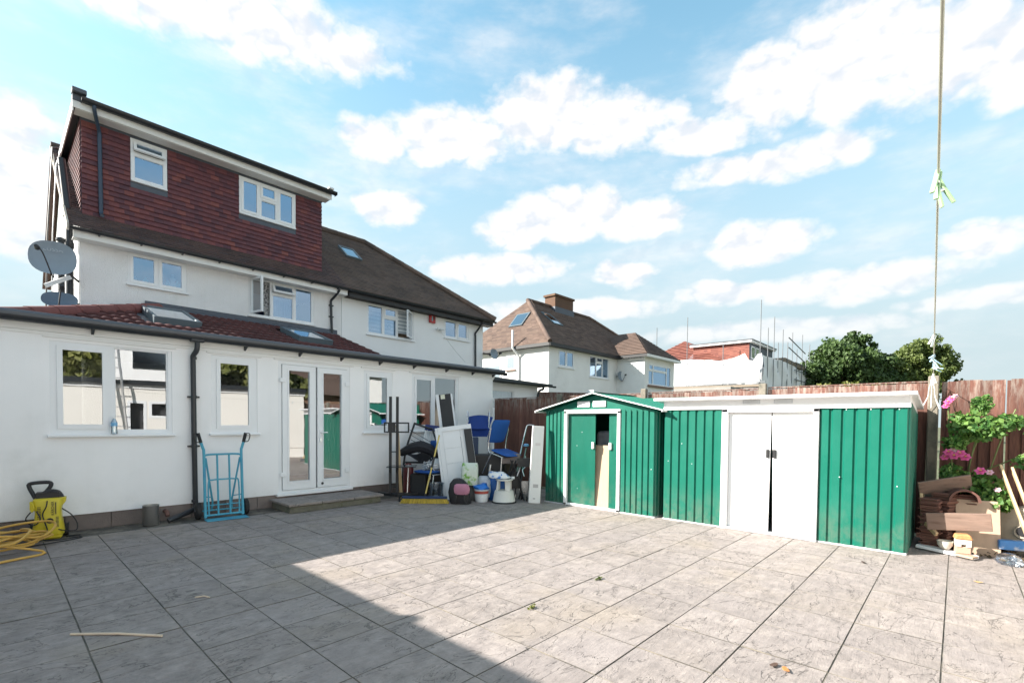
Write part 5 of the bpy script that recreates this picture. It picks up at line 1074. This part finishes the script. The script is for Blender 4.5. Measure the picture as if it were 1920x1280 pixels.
# chairs
def chair(label,x,y,z,rot,M0,upright=True):
    s=thing('stacking_chair',label,'chair',(x,y,z),rot,group='blue stacking chairs'); P=lambda m:m.xf(M0)
    def pad(w,d,t,bow):
        mb=MB(); n=10; vs=[];fs=[]
        for side in (1,-1):
            for i in range(n+1):
                for j in range(n+1):
                    u=-1+2*i/n; v=-1+2*j/n; e=1-.10*(abs(u)**4+abs(v)**4)/2; k=(1-abs(u)**6)*(1-abs(v)**6)
                    uu=u*(1-.07*v**4); vv=v*(1-.07*u**4); vs.append((uu*w/2,vv*d/2,side*t*.5*k**.4+bow*(u*u)))
        N=(n+1)**2
        for sd in (0,1):
            for i in range(n):
                for j in range(n): fs.append((sd*N+i*(n+1)+j,sd*N+(i+1)*(n+1)+j,sd*N+(i+1)*(n+1)+j+1,sd*N+i*(n+1)+j+1))
        return mb.add(vs,fs)
    st=pad(.46,.44,.055,.008).xf(T(0,-.02,.46)); P(st).build('seat',m_blue,s,smooth=True)
    bk=pad(.47,.46,.05,-.02).xf(T(0,.235,.80)@RX(R(98))); P(bk).build('backrest',m_blue,s,smooth=True)
    for sx_ in (-1,1):
        f=MB(); f.tube(smoothpath([(sx_*.235,.245,.86),(sx_*.235,.235,.55),(sx_*.235,.19,.44),(sx_*.235,.1,.425),(sx_*.235,-.18,.425)],4),.011,8); P(f).build('side_frame',m_chr,s,smooth=True)
        for yy,y2 in ((-.15,-.23),(.12,.24)): f=MB().tube([(sx_*.235,yy,.425),(sx_*.25,y2,.0)],.011,8); P(f).build('leg',m_chr,s,smooth=True)
    f=MB(); f.tube([(-.235,-.15,.42),(.235,-.15,.42)],.01,8); f.tube([(-.235,.12,.42),(.235,.12,.42)],.01,8); P(f).build('cross_bar',m_black2,s,smooth=True); return s
chair('upright royal blue fabric chair on top of the clutter right of the white door',6.42,6.22,.40,FA+R(48),RX(R(14)))
uc=item('upturned_chair','upturned navy blue chair lying behind the tall black board under the eave','chair',6.42,6.84,0,0,'blue stacking chairs'); 
vs=[];fs=[]
def shell(name,w0,w1,z0,z1,y0,y1,bow,m):
    mb=MB(); n=10; vs=[]; fs=[]
    for sd in (0,1):
        for i in range(n+1):
            for j in range(5):
                u=-1+2*i/n; v=j/4; w=w0+(w1-w0)*v; vs.append((u*w/2+.03*v,y0+(y1-y0)*v+bow*(1-u*u)+.02*sd,z0+(z1-z0)*v+.04*(1-u*u)*v))
    N=(n+1)*5
    for sd in (0,1):
        for i in range(n):
            for j in range(4): fs.append((sd*N+i*5+j,sd*N+(i+1)*5+j,sd*N+(i+1)*5+j+1,sd*N+i*5+j+1))
    return mb.add(vs,fs).build(name,m,uc,smooth=True)
m_nvf=mat('navy fabric',(.006,.032,.17),.85,.12,20,.3,200); shell('seat',.42,.50,1.27,1.50,-.02,.22,-.05,m_nvf); shell('backrest',.36,.40,1.12,1.27,-.06,-.02,.02,m_nvf)
for sx_ in (-1,1): MB().tube(smoothpath([(sx_*.20,.0,1.2),(sx_*.22,.05,1.55),(sx_*.2,.1,1.5),(sx_*.2,.12,.5),(sx_*.2,.15,0)],4),.011,8).build('leg',m_chr,uc,smooth=True)
chair('blue chair buried under the black playpen with its seat piled with odds and ends',5.50,7.14,.02,FA+R(-35),Matrix.Identity(4))
pl_=MB(); rs=random.Random(8); vs=[];fs=[]
s=item('tangled_wire_bundle','grey and white bundle of tangled cables on the buried chair seat','cables',5.52,7.08,.50)
for k in range(9):
    P_=[(rs.uniform(-.2,.2),rs.uniform(-.12,.12),rs.uniform(.0,.17)) for _ in range(7)]; MB().tube(smoothpath(P_,4),.008,6).build('cable_loop',m_whitepl if k%2 else m_dish,s,smooth=True)
MB().lathe([(.02,0),(.12,.02),(.13,.12),(.06,.2),(0,.21)],(.06,.02,.02),14).build('crumpled_bag',mat('grey polythene',(.4,.42,.44),.4,.3,12,.6,16),s,smooth=True)
o=MB().lathe([(.0,0),(.09,0),(.095,.55),(.05,.62),(0,.63)],(5.27,7.5,0),18).build('gas_cylinder',mat('dark red cylinder',(.10,.012,.014),.5,.1),smooth=True); setprops(o,'dark red cylinder in the shadow behind the broom','cylinder')
o=MB().tbox(T(5.42,7.36,.22)@RZ(FA),.3,.3,.44).build('dark_suitcase',mat('charcoal suitcase fabric',(.02,.022,.026),.7,.2,10),bevel=.03,seg=3); setprops(o,'charcoal suitcase under the buried blue chair','suitcase')
o=MB().tbox(T(5.95,7.25,.35)@RZ(FA),.5,.4,.7).build('black_crate',m_black2,bevel=.01); setprops(o,'large black crate in the shadow behind the white panelled door','crate')
o=MB().tbox(T(6.42,6.52,.40)@RZ(FA),.55,.3,.80).build('black_crate',m_black2,bevel=.02); setprops(o,'tall black crate in the shade under the upright blue chair','crate')
o=MB().tbox(T(6.08,6.92,.56)@RZ(FA)@RX(R(-5)),.62,.06,1.12).build('folded_mat',mat('slate blue folded mat',(.05,.07,.12),.8,.2,8),bevel=.02,seg=2); setprops(o,'slate blue folded mat standing behind the white panelled door','mat')
o=MB().tbox(T(6.72,6.55,.36)@RZ(FA+.3),.45,.35,.72).build('cardboard_box',mat('dull brown card',(.10,.075,.055),.85,.15),bevel=.006); setprops(o,'brown cardboard box at the foot of the fence behind the chairs','box')
s=item('office_chair_base','black office chair base with gas strut upended below the upright chair','chair base',6.22,6.36,.0)
for k in range(5): MB().beam((0,0,.16),(.27*math.cos(k*1.257),.2*math.sin(k*1.257),.09),.045,.03).build('foot',m_black2,s,bevel=.006); MB().cyl((.27*math.cos(k*1.257)-.015,.2*math.sin(k*1.257),.04),(.27*math.cos(k*1.257)+.015,.2*math.sin(k*1.257),.04),.038,n=12).build('castor',m_rubber,s,smooth=True)
MB().cyl((0,0,.16),(.05,.02,.62),.025,n=12).build('strut',m_chr,s,smooth=True)
# bins, bags, bucket, stool
s=item('waste_bin','translucent grey plastic waste bin beside the white door','bin',5.36,6.79,0); MB().lathe([(.105,.0),(.11,.008),(.135,.30),(.145,.305),(.145,.315),(.13,.31),(.105,.012),(0,.012)],n=28).build('body',glass_mat('translucent grey plastic',(.62,.66,.70),.12,.6,.25),s,smooth=True); MB().lathe([(.0,.0),(.08,.0),(.07,.05),(.03,.085),(0,.09)],(0,0,.015),12).build('rubbish',m_whitepl,s,smooth=True)
s=item('backpack','black backpack with pink pocket slumped against the white door','backpack',5.47,6.25,0,R(-6)); mb=MB(); prof=[(.17,.11,0),(.185,.12,.05),(.18,.115,.2),(.15,.10,.34),(.08,.07,.42),(.03,.03,.435)]
def soft(prof,e,n=20,lean=.0):
    mb=MB(); vs=[];fs=[]
    for (hx,hy,z) in prof:
        for j in range(n):
            a=2*math.pi*j/n; ca,sa_=math.cos(a),math.sin(a); wv=1+.05*math.sin(5*a+z*17); vs.append((math.copysign(abs(ca)**e,ca)*hx*wv-lean*z,math.copysign(abs(sa_)**e,sa_)*hy*wv,z))
    for i in range(len(prof)-1):
        for j in range(n): fs.append((i*n+j,i*n+(j+1)%n,(i+1)*n+(j+1)%n,(i+1)*n+j))
    fs+= [tuple(range(n))[::-1],tuple(range((len(prof)-1)*n,len(prof)*n))]; return mb.add(vs,fs)
soft(prof,.6,lean=.12).build('body',mat('black nylon',(.012,.011,.014),.6,.2,10,.3,60),s,smooth=True); pk=soft([(.10,.03,0),(.13,.05,.03),(.135,.05,.10),(.12,.04,.16),(.09,.02,.18)],.7); pk.xf(T(.04,-.115,.17)); pk.build('pocket',mat('dusty pink fabric',(.45,.19,.27),.8,.12,10,.3,50),s,smooth=True)
for x in (-.04,.10): MB().tube(smoothpath([(x,-.14,.18),(x-.01,-.16,.1),(x-.02+.3*(x>.05)*.2,-.16,.015)],3),.010,6).build('strap',m_black2,s,smooth=True)
m_grass=mat('green printed bag',(.55,.60,.52),.35,.15,5,c2=(.14,.34,.03),c2s=5,c2lo=.5,c2hi=.6)
o=soft([(.14,.05,0),(.15,.07,.06),(.15,.07,.28),(.14,.045,.37),(.13,.012,.40)],.5); o.xf(T(5.74,6.32,.28)@RZ(FA)@RX(R(-6))); o=o.build('compost_bag',m_grass,smooth=True); setprops(o,'white and green printed plastic bag propped beside the backpack','bag')
o=soft([(.12,.1,0),(.14,.12,.1),(.12,.1,.24),(.1,.08,.27)],.7); o.xf(T(5.83,6.42,0)@RZ(FA)); o=o.build('grey_tub',mat('grey tub',(.1,.1,.1),.6),smooth=True); setprops(o,'dark grey tub holding up the green printed bag','tub')
s=item('paint_bucket','white plastic bucket with red and white label stuffed with a blue bag','bucket',5.86,6.14,0); MB().lathe([(.105,0),(.11,.005),(.125,.20),(.132,.205),(.132,.225),(.12,.225)],n=26).build('body',mat('pale bucket plastic',(.55,.58,.60),.4,.08),s,smooth=True); MB().lathe([(.1205,.15),(.1235,.15),(.126,.195),(.1235,.196)],n=26).build('red_band',mat('red print',(.42,.07,.05),.5),s,smooth=True); lb=MB(); lb.lathe([(.1105,.02),(.1125,.02),(.122,.14),(.119,.14)],n=26); lb.build('paper_label',mat('white printed label',(.72,.73,.74),.5,.2,30),s,smooth=True)
bb_=soft([(.10,.10,.20),(.14,.13,.24),(.13,.12,.27),(.09,.07,.31),(.03,.03,.32)],.9); bb_.v=[(v[0]+.02*math.sin(40*v[2]+12*v[1]),v[1],v[2]+.02*math.sin(25*v[0]+8*v[1])) for v in bb_.v]; bb_.build('blue_bag',mat('blue polythene',(.01,.14,.50),.35,.2,12,.6,20),s,smooth=True)
s=item('step_stool','off-white round kick step stool with bag on top','stool',6.10,5.82,0); m_st=mat('off white stool plastic',(.62,.61,.57),.45,.06)
MB().lathe([(.205,.012),(.20,.02),(.165,.20),(.155,.205),(.15,.2)],n=32).build('skirt',m_st,s,smooth=True); MB().lathe([(.215,0),(.222,.006),(.215,.022),(.20,.024)],n=32).build('rubber_rim',m_rubber,s,smooth=True); MB().lathe([(0,.205),(.155,.206),(.155,.212),(0,.214)],n=28).build('lower_tread',m_st,s,smooth=True)
for x,wd in ((-.125,.03),(.065,.09)): MB().prism([(x-wd/2,-.10,.21),(x+wd/2,-.10,.21),(x+wd/2+(.02 if x<0 else -.01),-.08,.385),(x-wd/2+(.02 if x<0 else -.01),-.08,.385)],(0,.03,0)).build('leg',m_st,s,bevel=.006)
for x in (-.10,.10): MB().box(x-.03,x+.03,.06,.09,.21,.39).build('leg',m_st,s,bevel=.006)
MB().lathe([(0,.385),(.145,.386),(.15,.395),(.148,.41),(0,.412)],n=30).build('tread',m_st,s,smooth=True)
o=soft([(.13,.09,0),(.20,.11,.02),(.19,.10,.06),(.12,.07,.105),(.05,.03,.125)],.8,lean=.5); o.v=[(v[0]*(1+.12*math.sin(23*v[2]+9*v[0])),v[1],v[2]+.018*math.sin(31*v[0]+17*v[1])*(v[2]>.03)) for v in o.v]; o.xf(T(6.04,5.88,.415)@RZ(FA)); o=o.build('carrier_bag',mat('white red blue carrier bag',(.68,.69,.70),.4,.12,7,.5,14,c2=(.03,.16,.45),c2s=9,c2lo=.52,c2hi=.56),smooth=True); setprops(o,'white and blue carrier bag lying on the step stool','bag')
o=MB().lathe([(.0,0),(.025,.0),(.03,.015),(.025,.04),(0,.042)],(6.20,5.70,.412),14).build('white_reel',m_whitepl,smooth=True); setprops(o,'small white reel in front of the carrier bag on the stool','reel')
o=soft([(.13,.10,0),(.16,.13,.12),(.13,.1,.3),(.07,.05,.38)],.8); o.xf(T(6.03,6.27,.05)@RZ(FA)); o=o.build('rubbish_sack',mat('pale blue white sack',(.50,.54,.60),.4,.2,8,.6,14),smooth=True); setprops(o,'pale sack slumped between the bucket and the step stool','sack')
o=soft([(.2,.15,0),(.24,.18,.1),(.2,.15,.34),(.1,.08,.42)],.8); o.xf(T(6.28,6.12,0)@RZ(FA)); o=o.build('rubbish_sack',mat('deep blue sack',(.01,.09,.32),.4,.2,8,.6,14),smooth=True); setprops(o,'deep blue sack behind the step stool under the upright chair','sack')
# chair backs, folding trolley and carton at the right end
o=MB().tbox(T(6.43,5.98,.74)@RZ(FA)@RX(R(-10)),.36,.025,.19).build('chair_backrest',mat('grey brown plastic',(.16,.13,.12),.5,.1),bevel=.01); setprops(o,'loose grey brown chair back propped below the upright blue chair','chair back')
s=item('folding_chair_frame','jumble of black folding chair frames behind the white carton','chair frame',6.50,5.80,0); f=MB(); rs=random.Random(12)
for k in range(9): x=rs.uniform(-.22,.2); f.tube(smoothpath([(x,rs.uniform(-.12,.2),0),(x+rs.uniform(-.1,.1),rs.uniform(-.1,.2),.3),(x+rs.uniform(-.16,.16),rs.uniform(-.1,.2),.72)],3),.012,6)
f.box(-.05,.2,-.04,.0,.60,.76); f.box(-.2,.0,.05,.12,.2,.5); f.build('frame',m_black2,s,smooth=True); 
for p in ((-.12,-.1),(.12,-.14),(.05,.1)): MB().cyl((p[0]-.015,p[1],.045),(p[0]+.015,p[1],.045),.045,n=16).build('castor',m_rubber,s,smooth=True)
f=MB(); f.tube(smoothpath([(.07,-.1,.44),(.04,-.06,.55),(.1,-.02,.62),(.09,0,.8)],4),.009,6); f.tube(smoothpath([(-.06,-.1,.44),(-.02,-.06,.55),(0,-.02,.6)],4),.009,6); f.build('chrome_leg',m_chr,s,smooth=True)
s=item('folding_trolley','chrome folding hand trolley with looped handle leaning on the fence','trolley',6.82,5.98,0); f=MB(); f.tube(smoothpath([(-.15,0,.45),(-.05,.12,.95),(.03,.2,1.28),(.06,.22,1.345),(.14,.22,1.35),(.185,.22,1.30),(.16,.12,.9),(.1,0,.45)],4),.013,8); f.tube([(-.05,.02,.5),(.03,.12,.92)],.01,6); f.tube([(-.15,0,.46),(-.17,-.05,0)],.013,8); f.tube([(.1,0,.46),(.08,-.05,0)],.013,8); f.build('frame',m_chr,s,smooth=True)
MB().lathe([(.0,0),(.05,.0),(.055,.03),(.03,.05),(0,.05)],(.03,.1,.95),14).build('blue_knob',mat('pale blue plastic',(.2,.42,.65),.4),s,smooth=True)
MB().box(-.1,.1,-.02,.0,.05,.30).build('folded_plate',m_chr,s)
s=thing('carton','long white carton standing on end against the apex shed','carton',(6.42,5.40,0),R(-41)); M=RX(R(-2))@RY(R(3)); MB().box(-.10,.10,-.035,.035,0,1.345).xf(M).build('box',mat('white carton board',(.74,.73,.71),.7,.05,2),s,bevel=.003); pr_=mat('grey carton print',(.42,.40,.40),.7); MB().box(-.04,.05,-.0365,-.0352,.27,.33).xf(M).build('printed_panel',pr_,s); MB().box(-.03,.01,-.0365,-.0352,.07,.09).xf(M).build('printed_mark',pr_,s); MB().box(-.04,.05,-.0365,-.0352,1.00,1.05).xf(M).build('printed_mark',mat('faint carton print',(.62,.58,.57),.7),s)
MB().box(.1005,.102,-.034,.034,0.01,1.34).xf(M).build('brown_side',mat('brown card',(.30,.23,.17),.8),s)
# ------------------------------------------------------------------ timber and tile heap right of the pent shed
m_plk=mat('weathered pinkish plank',(.21,.14,.108),.8,.25,2.5,.3,30,stretch=(9,1.2,9),c2=(.13,.078,.06),c2s=2); m_ply=mat('pale plywood offcut',(.40,.29,.21),.75,.14,3,.15,40,stretch=(2,6,2)); m_terra=ramp_mat('terracotta tile',[(0,(.10,.045,.034)),(.5,(.15,.07,.053)),(1,(.21,.10,.075))],.85,.4,30,.25,8)
def plank(name,label,P0,P1,w,t,tilt,m,cat='plank',group='planks in the heap'):
    P0=Vector(P0);P1=Vector(P1); o=MB().beam(P0,P1,t,w,tilt).build(name,m,bevel=.004); return setprops(o,label,cat,group)
plank('plank','dark brown plank lying highest across the tile heap',(7.38,.32,.67),(7.50,-.13,.79),.17,.025,(-.5,0,1),m_plk)
plank('plank','pinkish plank across the middle of the heap with its end in the sun',(7.08,.23,.345),(7.10,-.29,.40),.19,.024,(-.12,0,1),m_plk)
plank('plank','long white plank lowest on the ground under the heap',(7.22,.30,.035),(7.03,-.18,.02),.035,.12,(0,0,1),m_whitepl)
plank('plank','short yellowish batten standing upright at the left end of the heap',(7.30,.27,.22),(7.36,.29,.62),.07,.03,(-1,0,0),m_wood)
plank('plank','second short batten lying at an angle under the pinkish plank',(7.12,.14,.20),(7.22,.24,.30),.05,.03,(-.3,0,1),m_wood)
o=MB().tbox(T(7.38,-.19,.29)@RZ(R(8))@RY(R(12)),.016,.36,.60).build('plywood_offcut',m_ply,bevel=.002); setprops(o,'pale plywood offcut leaning at the right of the heap','board')
o=MB().tbox(T(7.50,-.33,.14)@RZ(R(20))@RY(R(10)),.016,.10,.32).build('plywood_offcut',mat('grey plywood',(.33,.28,.23),.85),bevel=.002); setprops(o,'narrow grey offcut against the right edge of the plywood','board')
rs=random.Random(31); tl=MB().box(-.085,.085,-.13,.13,0,.013).mesh('clay_tile',m_terra)
def stack(label,x,y,z,n,rot):
    t=thing('tile_stack',label,'roof tiles',(x,y,z),rot,group='stacks of clay tiles')
    for k in range(n): piece('clay_tile',tl,t,T(rs.uniform(-.02,.02),rs.uniform(-.02,.02),k*.0155)@RZ(rs.uniform(-.12,.12))@RX(rs.uniform(-.02,.02)),False)
stack('clay tile stack at the left of the heap beside the shed',7.36,.19,.02,36,R(80)); stack('clay tile stack in the middle below the dark plank',7.45,.06,.02,40,R(60)); stack('clay tile stack under the curved ridge tile',7.56,-.10,.02,40,R(95))
rg=MB(); n=14; po=[(.135*math.cos(math.pi*i/n),.135*math.sin(math.pi*i/n)) for i in range(n+1)]; pi_=[(.115*math.cos(math.pi*i/n),.115*math.sin(math.pi*i/n)) for i in range(n,-1,-1)]
rg.prism([(0,a,b) for a,b in po+pi_],(.3,0,0)); rg.xf(T(7.28,-.08,.57)@RZ(R(10))); o=rg.build('ridge_tile',m_terra,smooth=True); setprops(o,'curved terracotta ridge tile lying on the tile heap','ridge tile')
s=thing('insect_house','little timber and brick insect house with orange roof on the heap','insect house',(7.08,-.07,.045),R(10)); MB().box(-.05,.05,-.06,.06,0,.075).build('brick_base',mat('pinkish brick',(.45,.28,.21),.85,.1),s,bevel=.004); MB().plate(-.06,.06,.076,.15,[(-.02,.02,.076,.10)],-.06,.05).xf(RZ(R(-90))).build('box',mat('cream wood',(.6,.55,.46),.7),s); MB().prism([(-.065,-.075,.152),(-.065,.075,.152),(-.065,.06,.20),(-.065,-.05,.205)],(.12,0,0)).build('roof',mat('orange clay',(.50,.23,.09),.85,.15,15,.5,40),s,bevel=.008)
o=MB().lathe([(.0,0),(.04,0),(.065,.04),(.07,.085),(.063,.085),(.055,.045),(.03,.015),(0,.014)],(7.12,.07,.06),20).build('bowl',mat('chipped white bowl',(.55,.52,.45),.6,.15,10),smooth=True); setprops(o,'chipped off-white bowl left of the insect house','bowl')
o=MB().beam((7.05,-.02,.035),(6.98,-.17,.028),.10,.02).build('wood_offcut',m_ply); setprops(o,'thin pale offcut under the insect house','offcut')
plank('plank','pale split plank leaning steeply at the right edge of the photo',(7.15,-.62,.05),(7.62,-.36,.97),.09,.022,(-1,0,.4),m_wood); plank('plank','second pale plank beside the steep one at the right edge',(7.12,-.70,.05),(7.60,-.45,.95),.08,.022,(-1,0,.4),m_wood); plank('plank','grey brown plank behind the pale ones at the right edge',(7.35,-.78,.05),(7.75,-.58,1.0),.10,.022,(-1,0,.4),m_plk)
rr_=MB(); rr_.tube([(7.60,-.55,.26+.0),(7.90,-.62,.26)],[.26,.26],28); rr_.tube([(7.58,-.55,.26),(7.6,-.55,.26)],[.07,.07],16); o=rr_.build('concrete_pipe',mat('pale round concrete',(.42,.36,.28),.9,.2,6,.5,40),smooth=True); setprops(o,'round buff concrete pipe end behind the plywood offcut','pipe'); MB().cyl((7.574,-.55,.27),(7.579,-.55,.27),.055,n=20).build('dark_bore',m_black2,o,True)
o=MB().tbox(T(7.42,-.52,.14)@RZ(R(15)),.1,.36,.10).build('storage_box_lid',mat('blue white plastic lid',(.05,.20,.50),.4,.3,5,c2=(.6,.62,.65),c2s=6),bevel=.01); setprops(o,'blue and white plastic lid on the ground at the right edge','lid')
o=soft([(.1,.08,0),(.14,.1,.03),(.10,.07,.09),(.04,.03,.11)],.8); o.xf(T(7.05,-.42,0)@RZ(.4)); o=o.build('polythene_wrap',glass_mat('clear polythene',(.8,.82,.84),.12,.8,.2),smooth=True); setprops(o,'crumpled clear polythene on the paving in front of the plywood','polythene')
so_=MB(); rs=random.Random(2)
for k in range(500): leaf(so_,rs,Vector((rs.uniform(7.2,8.0),rs.uniform(-1.2,.1),rs.uniform(.0,.05))),Vector((0,0,1)),.05)
o=so_.build('leaf_litter',mat('brown litter',(.10,.075,.045),.9,.3,20),fix=False,kind='stuff'); setprops(o,'brown leaf litter on the ground along the fence foot','leaf litter')
# ------------------------------------------------------------------ rose
rose=thing('rose_bush','sprawling rose bush with pink blooms growing along the fence','rose bush',(7.8,-.15,0)); rs=random.Random(17)
lmr=leaf_mat('rose leaf',(.045,.13,.03),(.16,.27,.07),.3); stm=MB(); lv=MB()
canes=[[(7.85,-.1,0),(7.8,.0,.6),(7.74,.06,1.2),(7.7,.09,1.68)],[(7.85,-.2,0),(7.78,-.1,.7),(7.72,-.16,1.3),(7.7,-.18,1.75)],[(7.9,-.3,0),(7.8,-.25,.6),(7.74,-.35,1.2),(7.7,-.47,1.6)],[(7.85,-.3,0),(7.75,-.35,.5),(7.66,-.4,.8)],[(7.8,-.1,0),(7.68,-.02,.5),(7.6,.04,.98)],[(7.85,-.2,.2),(7.66,-.18,.6),(7.58,-.22,.88)],[(7.78,-.1,.9),(7.7,-.2,1.32),(7.66,-.42,1.50)],[(7.85,-.25,.9),(7.76,-.6,1.15),(7.75,-.85,1.5)]]
for c in canes: stm.tube(smoothpath(c,5),[.011]*5+[.009]*(len(smoothpath(c,5))-10 if len(smoothpath(c,5))>10 else 0)+[.005]*min(5,len(smoothpath(c,5))-5) if False else .008,6)
stm.build('canes',mat('green brown cane',(.12,.15,.05),.6,.2,10),rose,True,smooth=True)
def clump(c,r,n,s=.058):
    for k in range(int(n*1.7)):
        e=Vector((rs.gauss(0,1),rs.gauss(0,1),rs.gauss(0,1))).normalized(); p=Vector(c)+Vector((e.x*r[0],e.y*r[1],e.z*r[2]))*(rs.random()**.45); leaf(lv,rs,p,(e*.5+Vector((-.6,.3,.7))).normalized(),s)
for c,r,n in (((7.70,-.17,1.38),(.16,.26,.15),340),((7.70,-.20,1.65),(.1,.10,.12),110),((7.72,-.05,1.48),(.12,.14,.1),110),((7.70,-.42,1.45),(.12,.14,.1),110),((7.64,.02,1.2),(.12,.12,.1),120),((7.62,-.14,.70),(.14,.28,.22),330),((7.58,-.30,.62),(.12,.16,.16),160),((7.6,.04,.85),(.1,.1,.12),110),((7.52,-.36,.55),(.1,.12,.08),80),((7.72,-.72,1.4),(.12,.2,.16),110),((7.72,-.6,1.02),(.1,.16,.1),60)): clump(c,r,n)
lv.build('foliage',lmr,rose,True,rnd=True,kind='stuff',fix=False)
m_pink=mat('pink petal',(.62,.10,.28),.6,.25,30); m_pale=mat('pale pink petal',(.70,.42,.50),.6,.2,30); m_cen=mat('yellow stamens',(.6,.42,.05),.7)
def bloom(p,s,m):
    mb=MB(); p=Vector(p); ax=Vector((-.75,.1,.6)).normalized(); a=ax.cross(Vector((0,0,1))).normalized(); b=ax.cross(a)
    for ring,(n,rad,up) in enumerate(((6,1.0,.15),(5,.68,.38),(4,.4,.55))):
        for i in range(n):
            t=2*math.pi*i/n+ring*.5+rs.uniform(-.1,.1); d=a*math.cos(t)+b*math.sin(t); e=ax.cross(d); c=p+d*s*rad*.55+ax*s*up*.6
            mb.add([p+ax*s*.08,c+e*s*rad*.38,c+d*s*rad*.42+ax*s*up*.5,c-e*s*rad*.38],[(0,1,2,3)])
    f=mb.build('bloom',m,rose,True,fix=False); MB().lathe([(0,0),(s*.16,.0),(s*.12,s*.15),(0,s*.18)],tuple(p+ax*s*.3),8).build('bloom_centre',m_cen,f,True)
for p,s_,m in (((7.56,.07,1.10),.055,m_pink),((7.54,.02,1.06),.06,m_pink),((7.54,-.03,1.09),.06,m_pink),((7.55,-.075,1.05),.06,m_pink),((7.57,.10,1.04),.05,m_pink),((7.58,.03,1.13),.045,m_pale),((7.50,-.20,.905),.058,m_pink),((7.52,-.275,.895),.04,m_pale),((7.66,.09,1.69),.045,m_pink),((7.68,.06,1.73),.045,m_pink),((7.66,.11,1.64),.04,m_pink),((7.68,.03,1.755),.035,m_pale),((7.50,-.34,.71),.035,m_pale)): bloom(p,s_,m)
# ------------------------------------------------------------------ washing line and pegs
LA=Vector((7.96,.235,1.97)); LB=Vector((-1.2,-.03,2.40))
def lp(x): 
    t=(LA.x-x)/(LA.x-LB.x); p=LA.lerp(LB,t); return Vector((p.x,p.y,p.z-.10*math.sin(math.pi*t)))
wline=MB().tube([lp(LA.x+(LB.x-LA.x)*i/40) for i in range(41)],.0035,6).build('washing_line',mat('grey green plastic line',(.42,.42,.34),.5,.1)); setprops(wline,'thin washing line running overhead from the concrete post','washing line')
LAB={'g':['pale green peg hanging nearest on the washing line','second pale green peg just beyond the nearest one'],'b':['highest of the pale blue pegs on the washing line','pale blue peg below the highest one on the line','pale blue peg splayed in the middle of the cluster','lowest pale blue peg of the cluster on the line'],'w':['white peg next to the concrete post','white peg hanging over the post top','lower white peg in front of the post','small white peg halfway along the line']}
pm={'g':mat('pale green peg',(.34,.52,.28),.45,.05),'b':mat('pale blue peg',(.40,.60,.72),.4,.05),'w':mat('white peg',(.72,.76,.76),.4,.05)}; cnt_={'g':0,'b':0,'w':0}
for x,c,tilt,ya in ((1.96,'g',20,.5),(2.02,'g',-22,-.3),(5.55,'b',60,.4),(5.85,'b',-40,-.5),(6.15,'b',70,1.0),(6.45,'b',-65,-.9),(7.2,'w',12,.3),(7.45,'w',-8,-.6),(7.7,'w',25,.9),(4.55,'w',30,.2)):
    p=lp(x); k=cnt_[c]; cnt_[c]+=1
    t=thing('clothes_peg',LAB[c][k],'peg',tuple(p),group='pegs on the washing line'); M=RZ(R(-45)+ya)@RY(R(tilt))
    for s_ in (-1,1): MB().prism([(s_*.003,-.006,.014),(s_*.010,-.006,.012),(s_*.012,-.006,-.02),(s_*.020,-.006,-.075),(s_*.013,-.006,-.075),(s_*.004,-.006,-.02)],(0,.012,0)).xf(M).build('jaw',pm[c],t,bevel=.001)
    MB().tube([(-.012,0,-.024),(.012,0,-.024)],.006,8).xf(M).build('spring',m_chr,t,smooth=True)
rp=MB(); rs=random.Random(6)
for k in range(6):
    a=k*1.05; rp.tube(smoothpath([(7.86,.245,1.98),(7.85+.03*math.cos(a),.245+.03*math.sin(a),1.86),(7.84+.03*math.cos(a),.245+.04*math.sin(a),1.76),(7.84+.05*math.cos(a),.245+.09*math.sin(a),1.64+rs.uniform(-.03,.03))],3),[.0022]*6+[.0035]*4,6)
o=rp.build('knotted_cord',pm['w'],smooth=True); setprops(o,'frayed white knotted cord hanging from the concrete post','cord')
# ------------------------------------------------------------------ litter on the patio
def straw(label,P0,P1,r=.005):
    o=MB().tube([P0,((P0[0]+P1[0])/2+.01,(P0[1]+P1[1])/2,.012),P1],r,6).build('cane_stick',mat('pale split cane',(.62,.50,.38),.6)); setprops(o,label,'stick','sticks on the patio')
straw('long pale cane lying on the shaded paving at lower left',(.33,4.18,.006),(.73,3.73,.006),.008); straw('short pale splinter on the shaded paving',(1.07,4.37,.004),(1.15,4.29,.004),.005)
for i,(x,y,lab,c) in enumerate(((3.07,.75,'dark brown fallen leaf near the bottom edge',(.08,.045,.03)),(3.06,.685,'orange brown fallen leaf near the bottom edge',(.45,.17,.05)),(6.03,.67,'tiny dark leaf on the paving before the pent shed',(.06,.035,.03)),(6.01,-.17,'small orange leaf on the paving at the right',(.5,.28,.12)))):
    mb=MB(); rs=random.Random(i)
    leaf_=[(math.cos(a)*(.03+.008*rs.random()),math.sin(a)*.018,.006+.006*abs(math.cos(a))) for a in [k*.785 for k in range(8)]]; mb.poly(leaf_); mb.xf(T(x,y,.001)@RZ(rs.uniform(0,6))); o=mb.build('fallen_leaf',mat('leaf tone %d'%i,c,.7)); setprops(o,lab,'leaf','fallen leaves')
for i,(x,y,lab) in enumerate(((3.68,2.33,'little green weed in a paving joint in the sun'),(2.75,2.33,'fainter weed in a paving joint nearer the shade'))):
    mb=MB(); rs=random.Random(40+i)
    for k in range(26): leaf(mb,rs,Vector((x+rs.gauss(0,.022),y+rs.gauss(0,.008),.006+rs.random()*.015)),Vector((0,0,1)),.022)
    o=mb.build('weed',lm2 if i==0 else lm3,rnd=True,fix=False); setprops(o,lab,'weed','weeds in the joints')
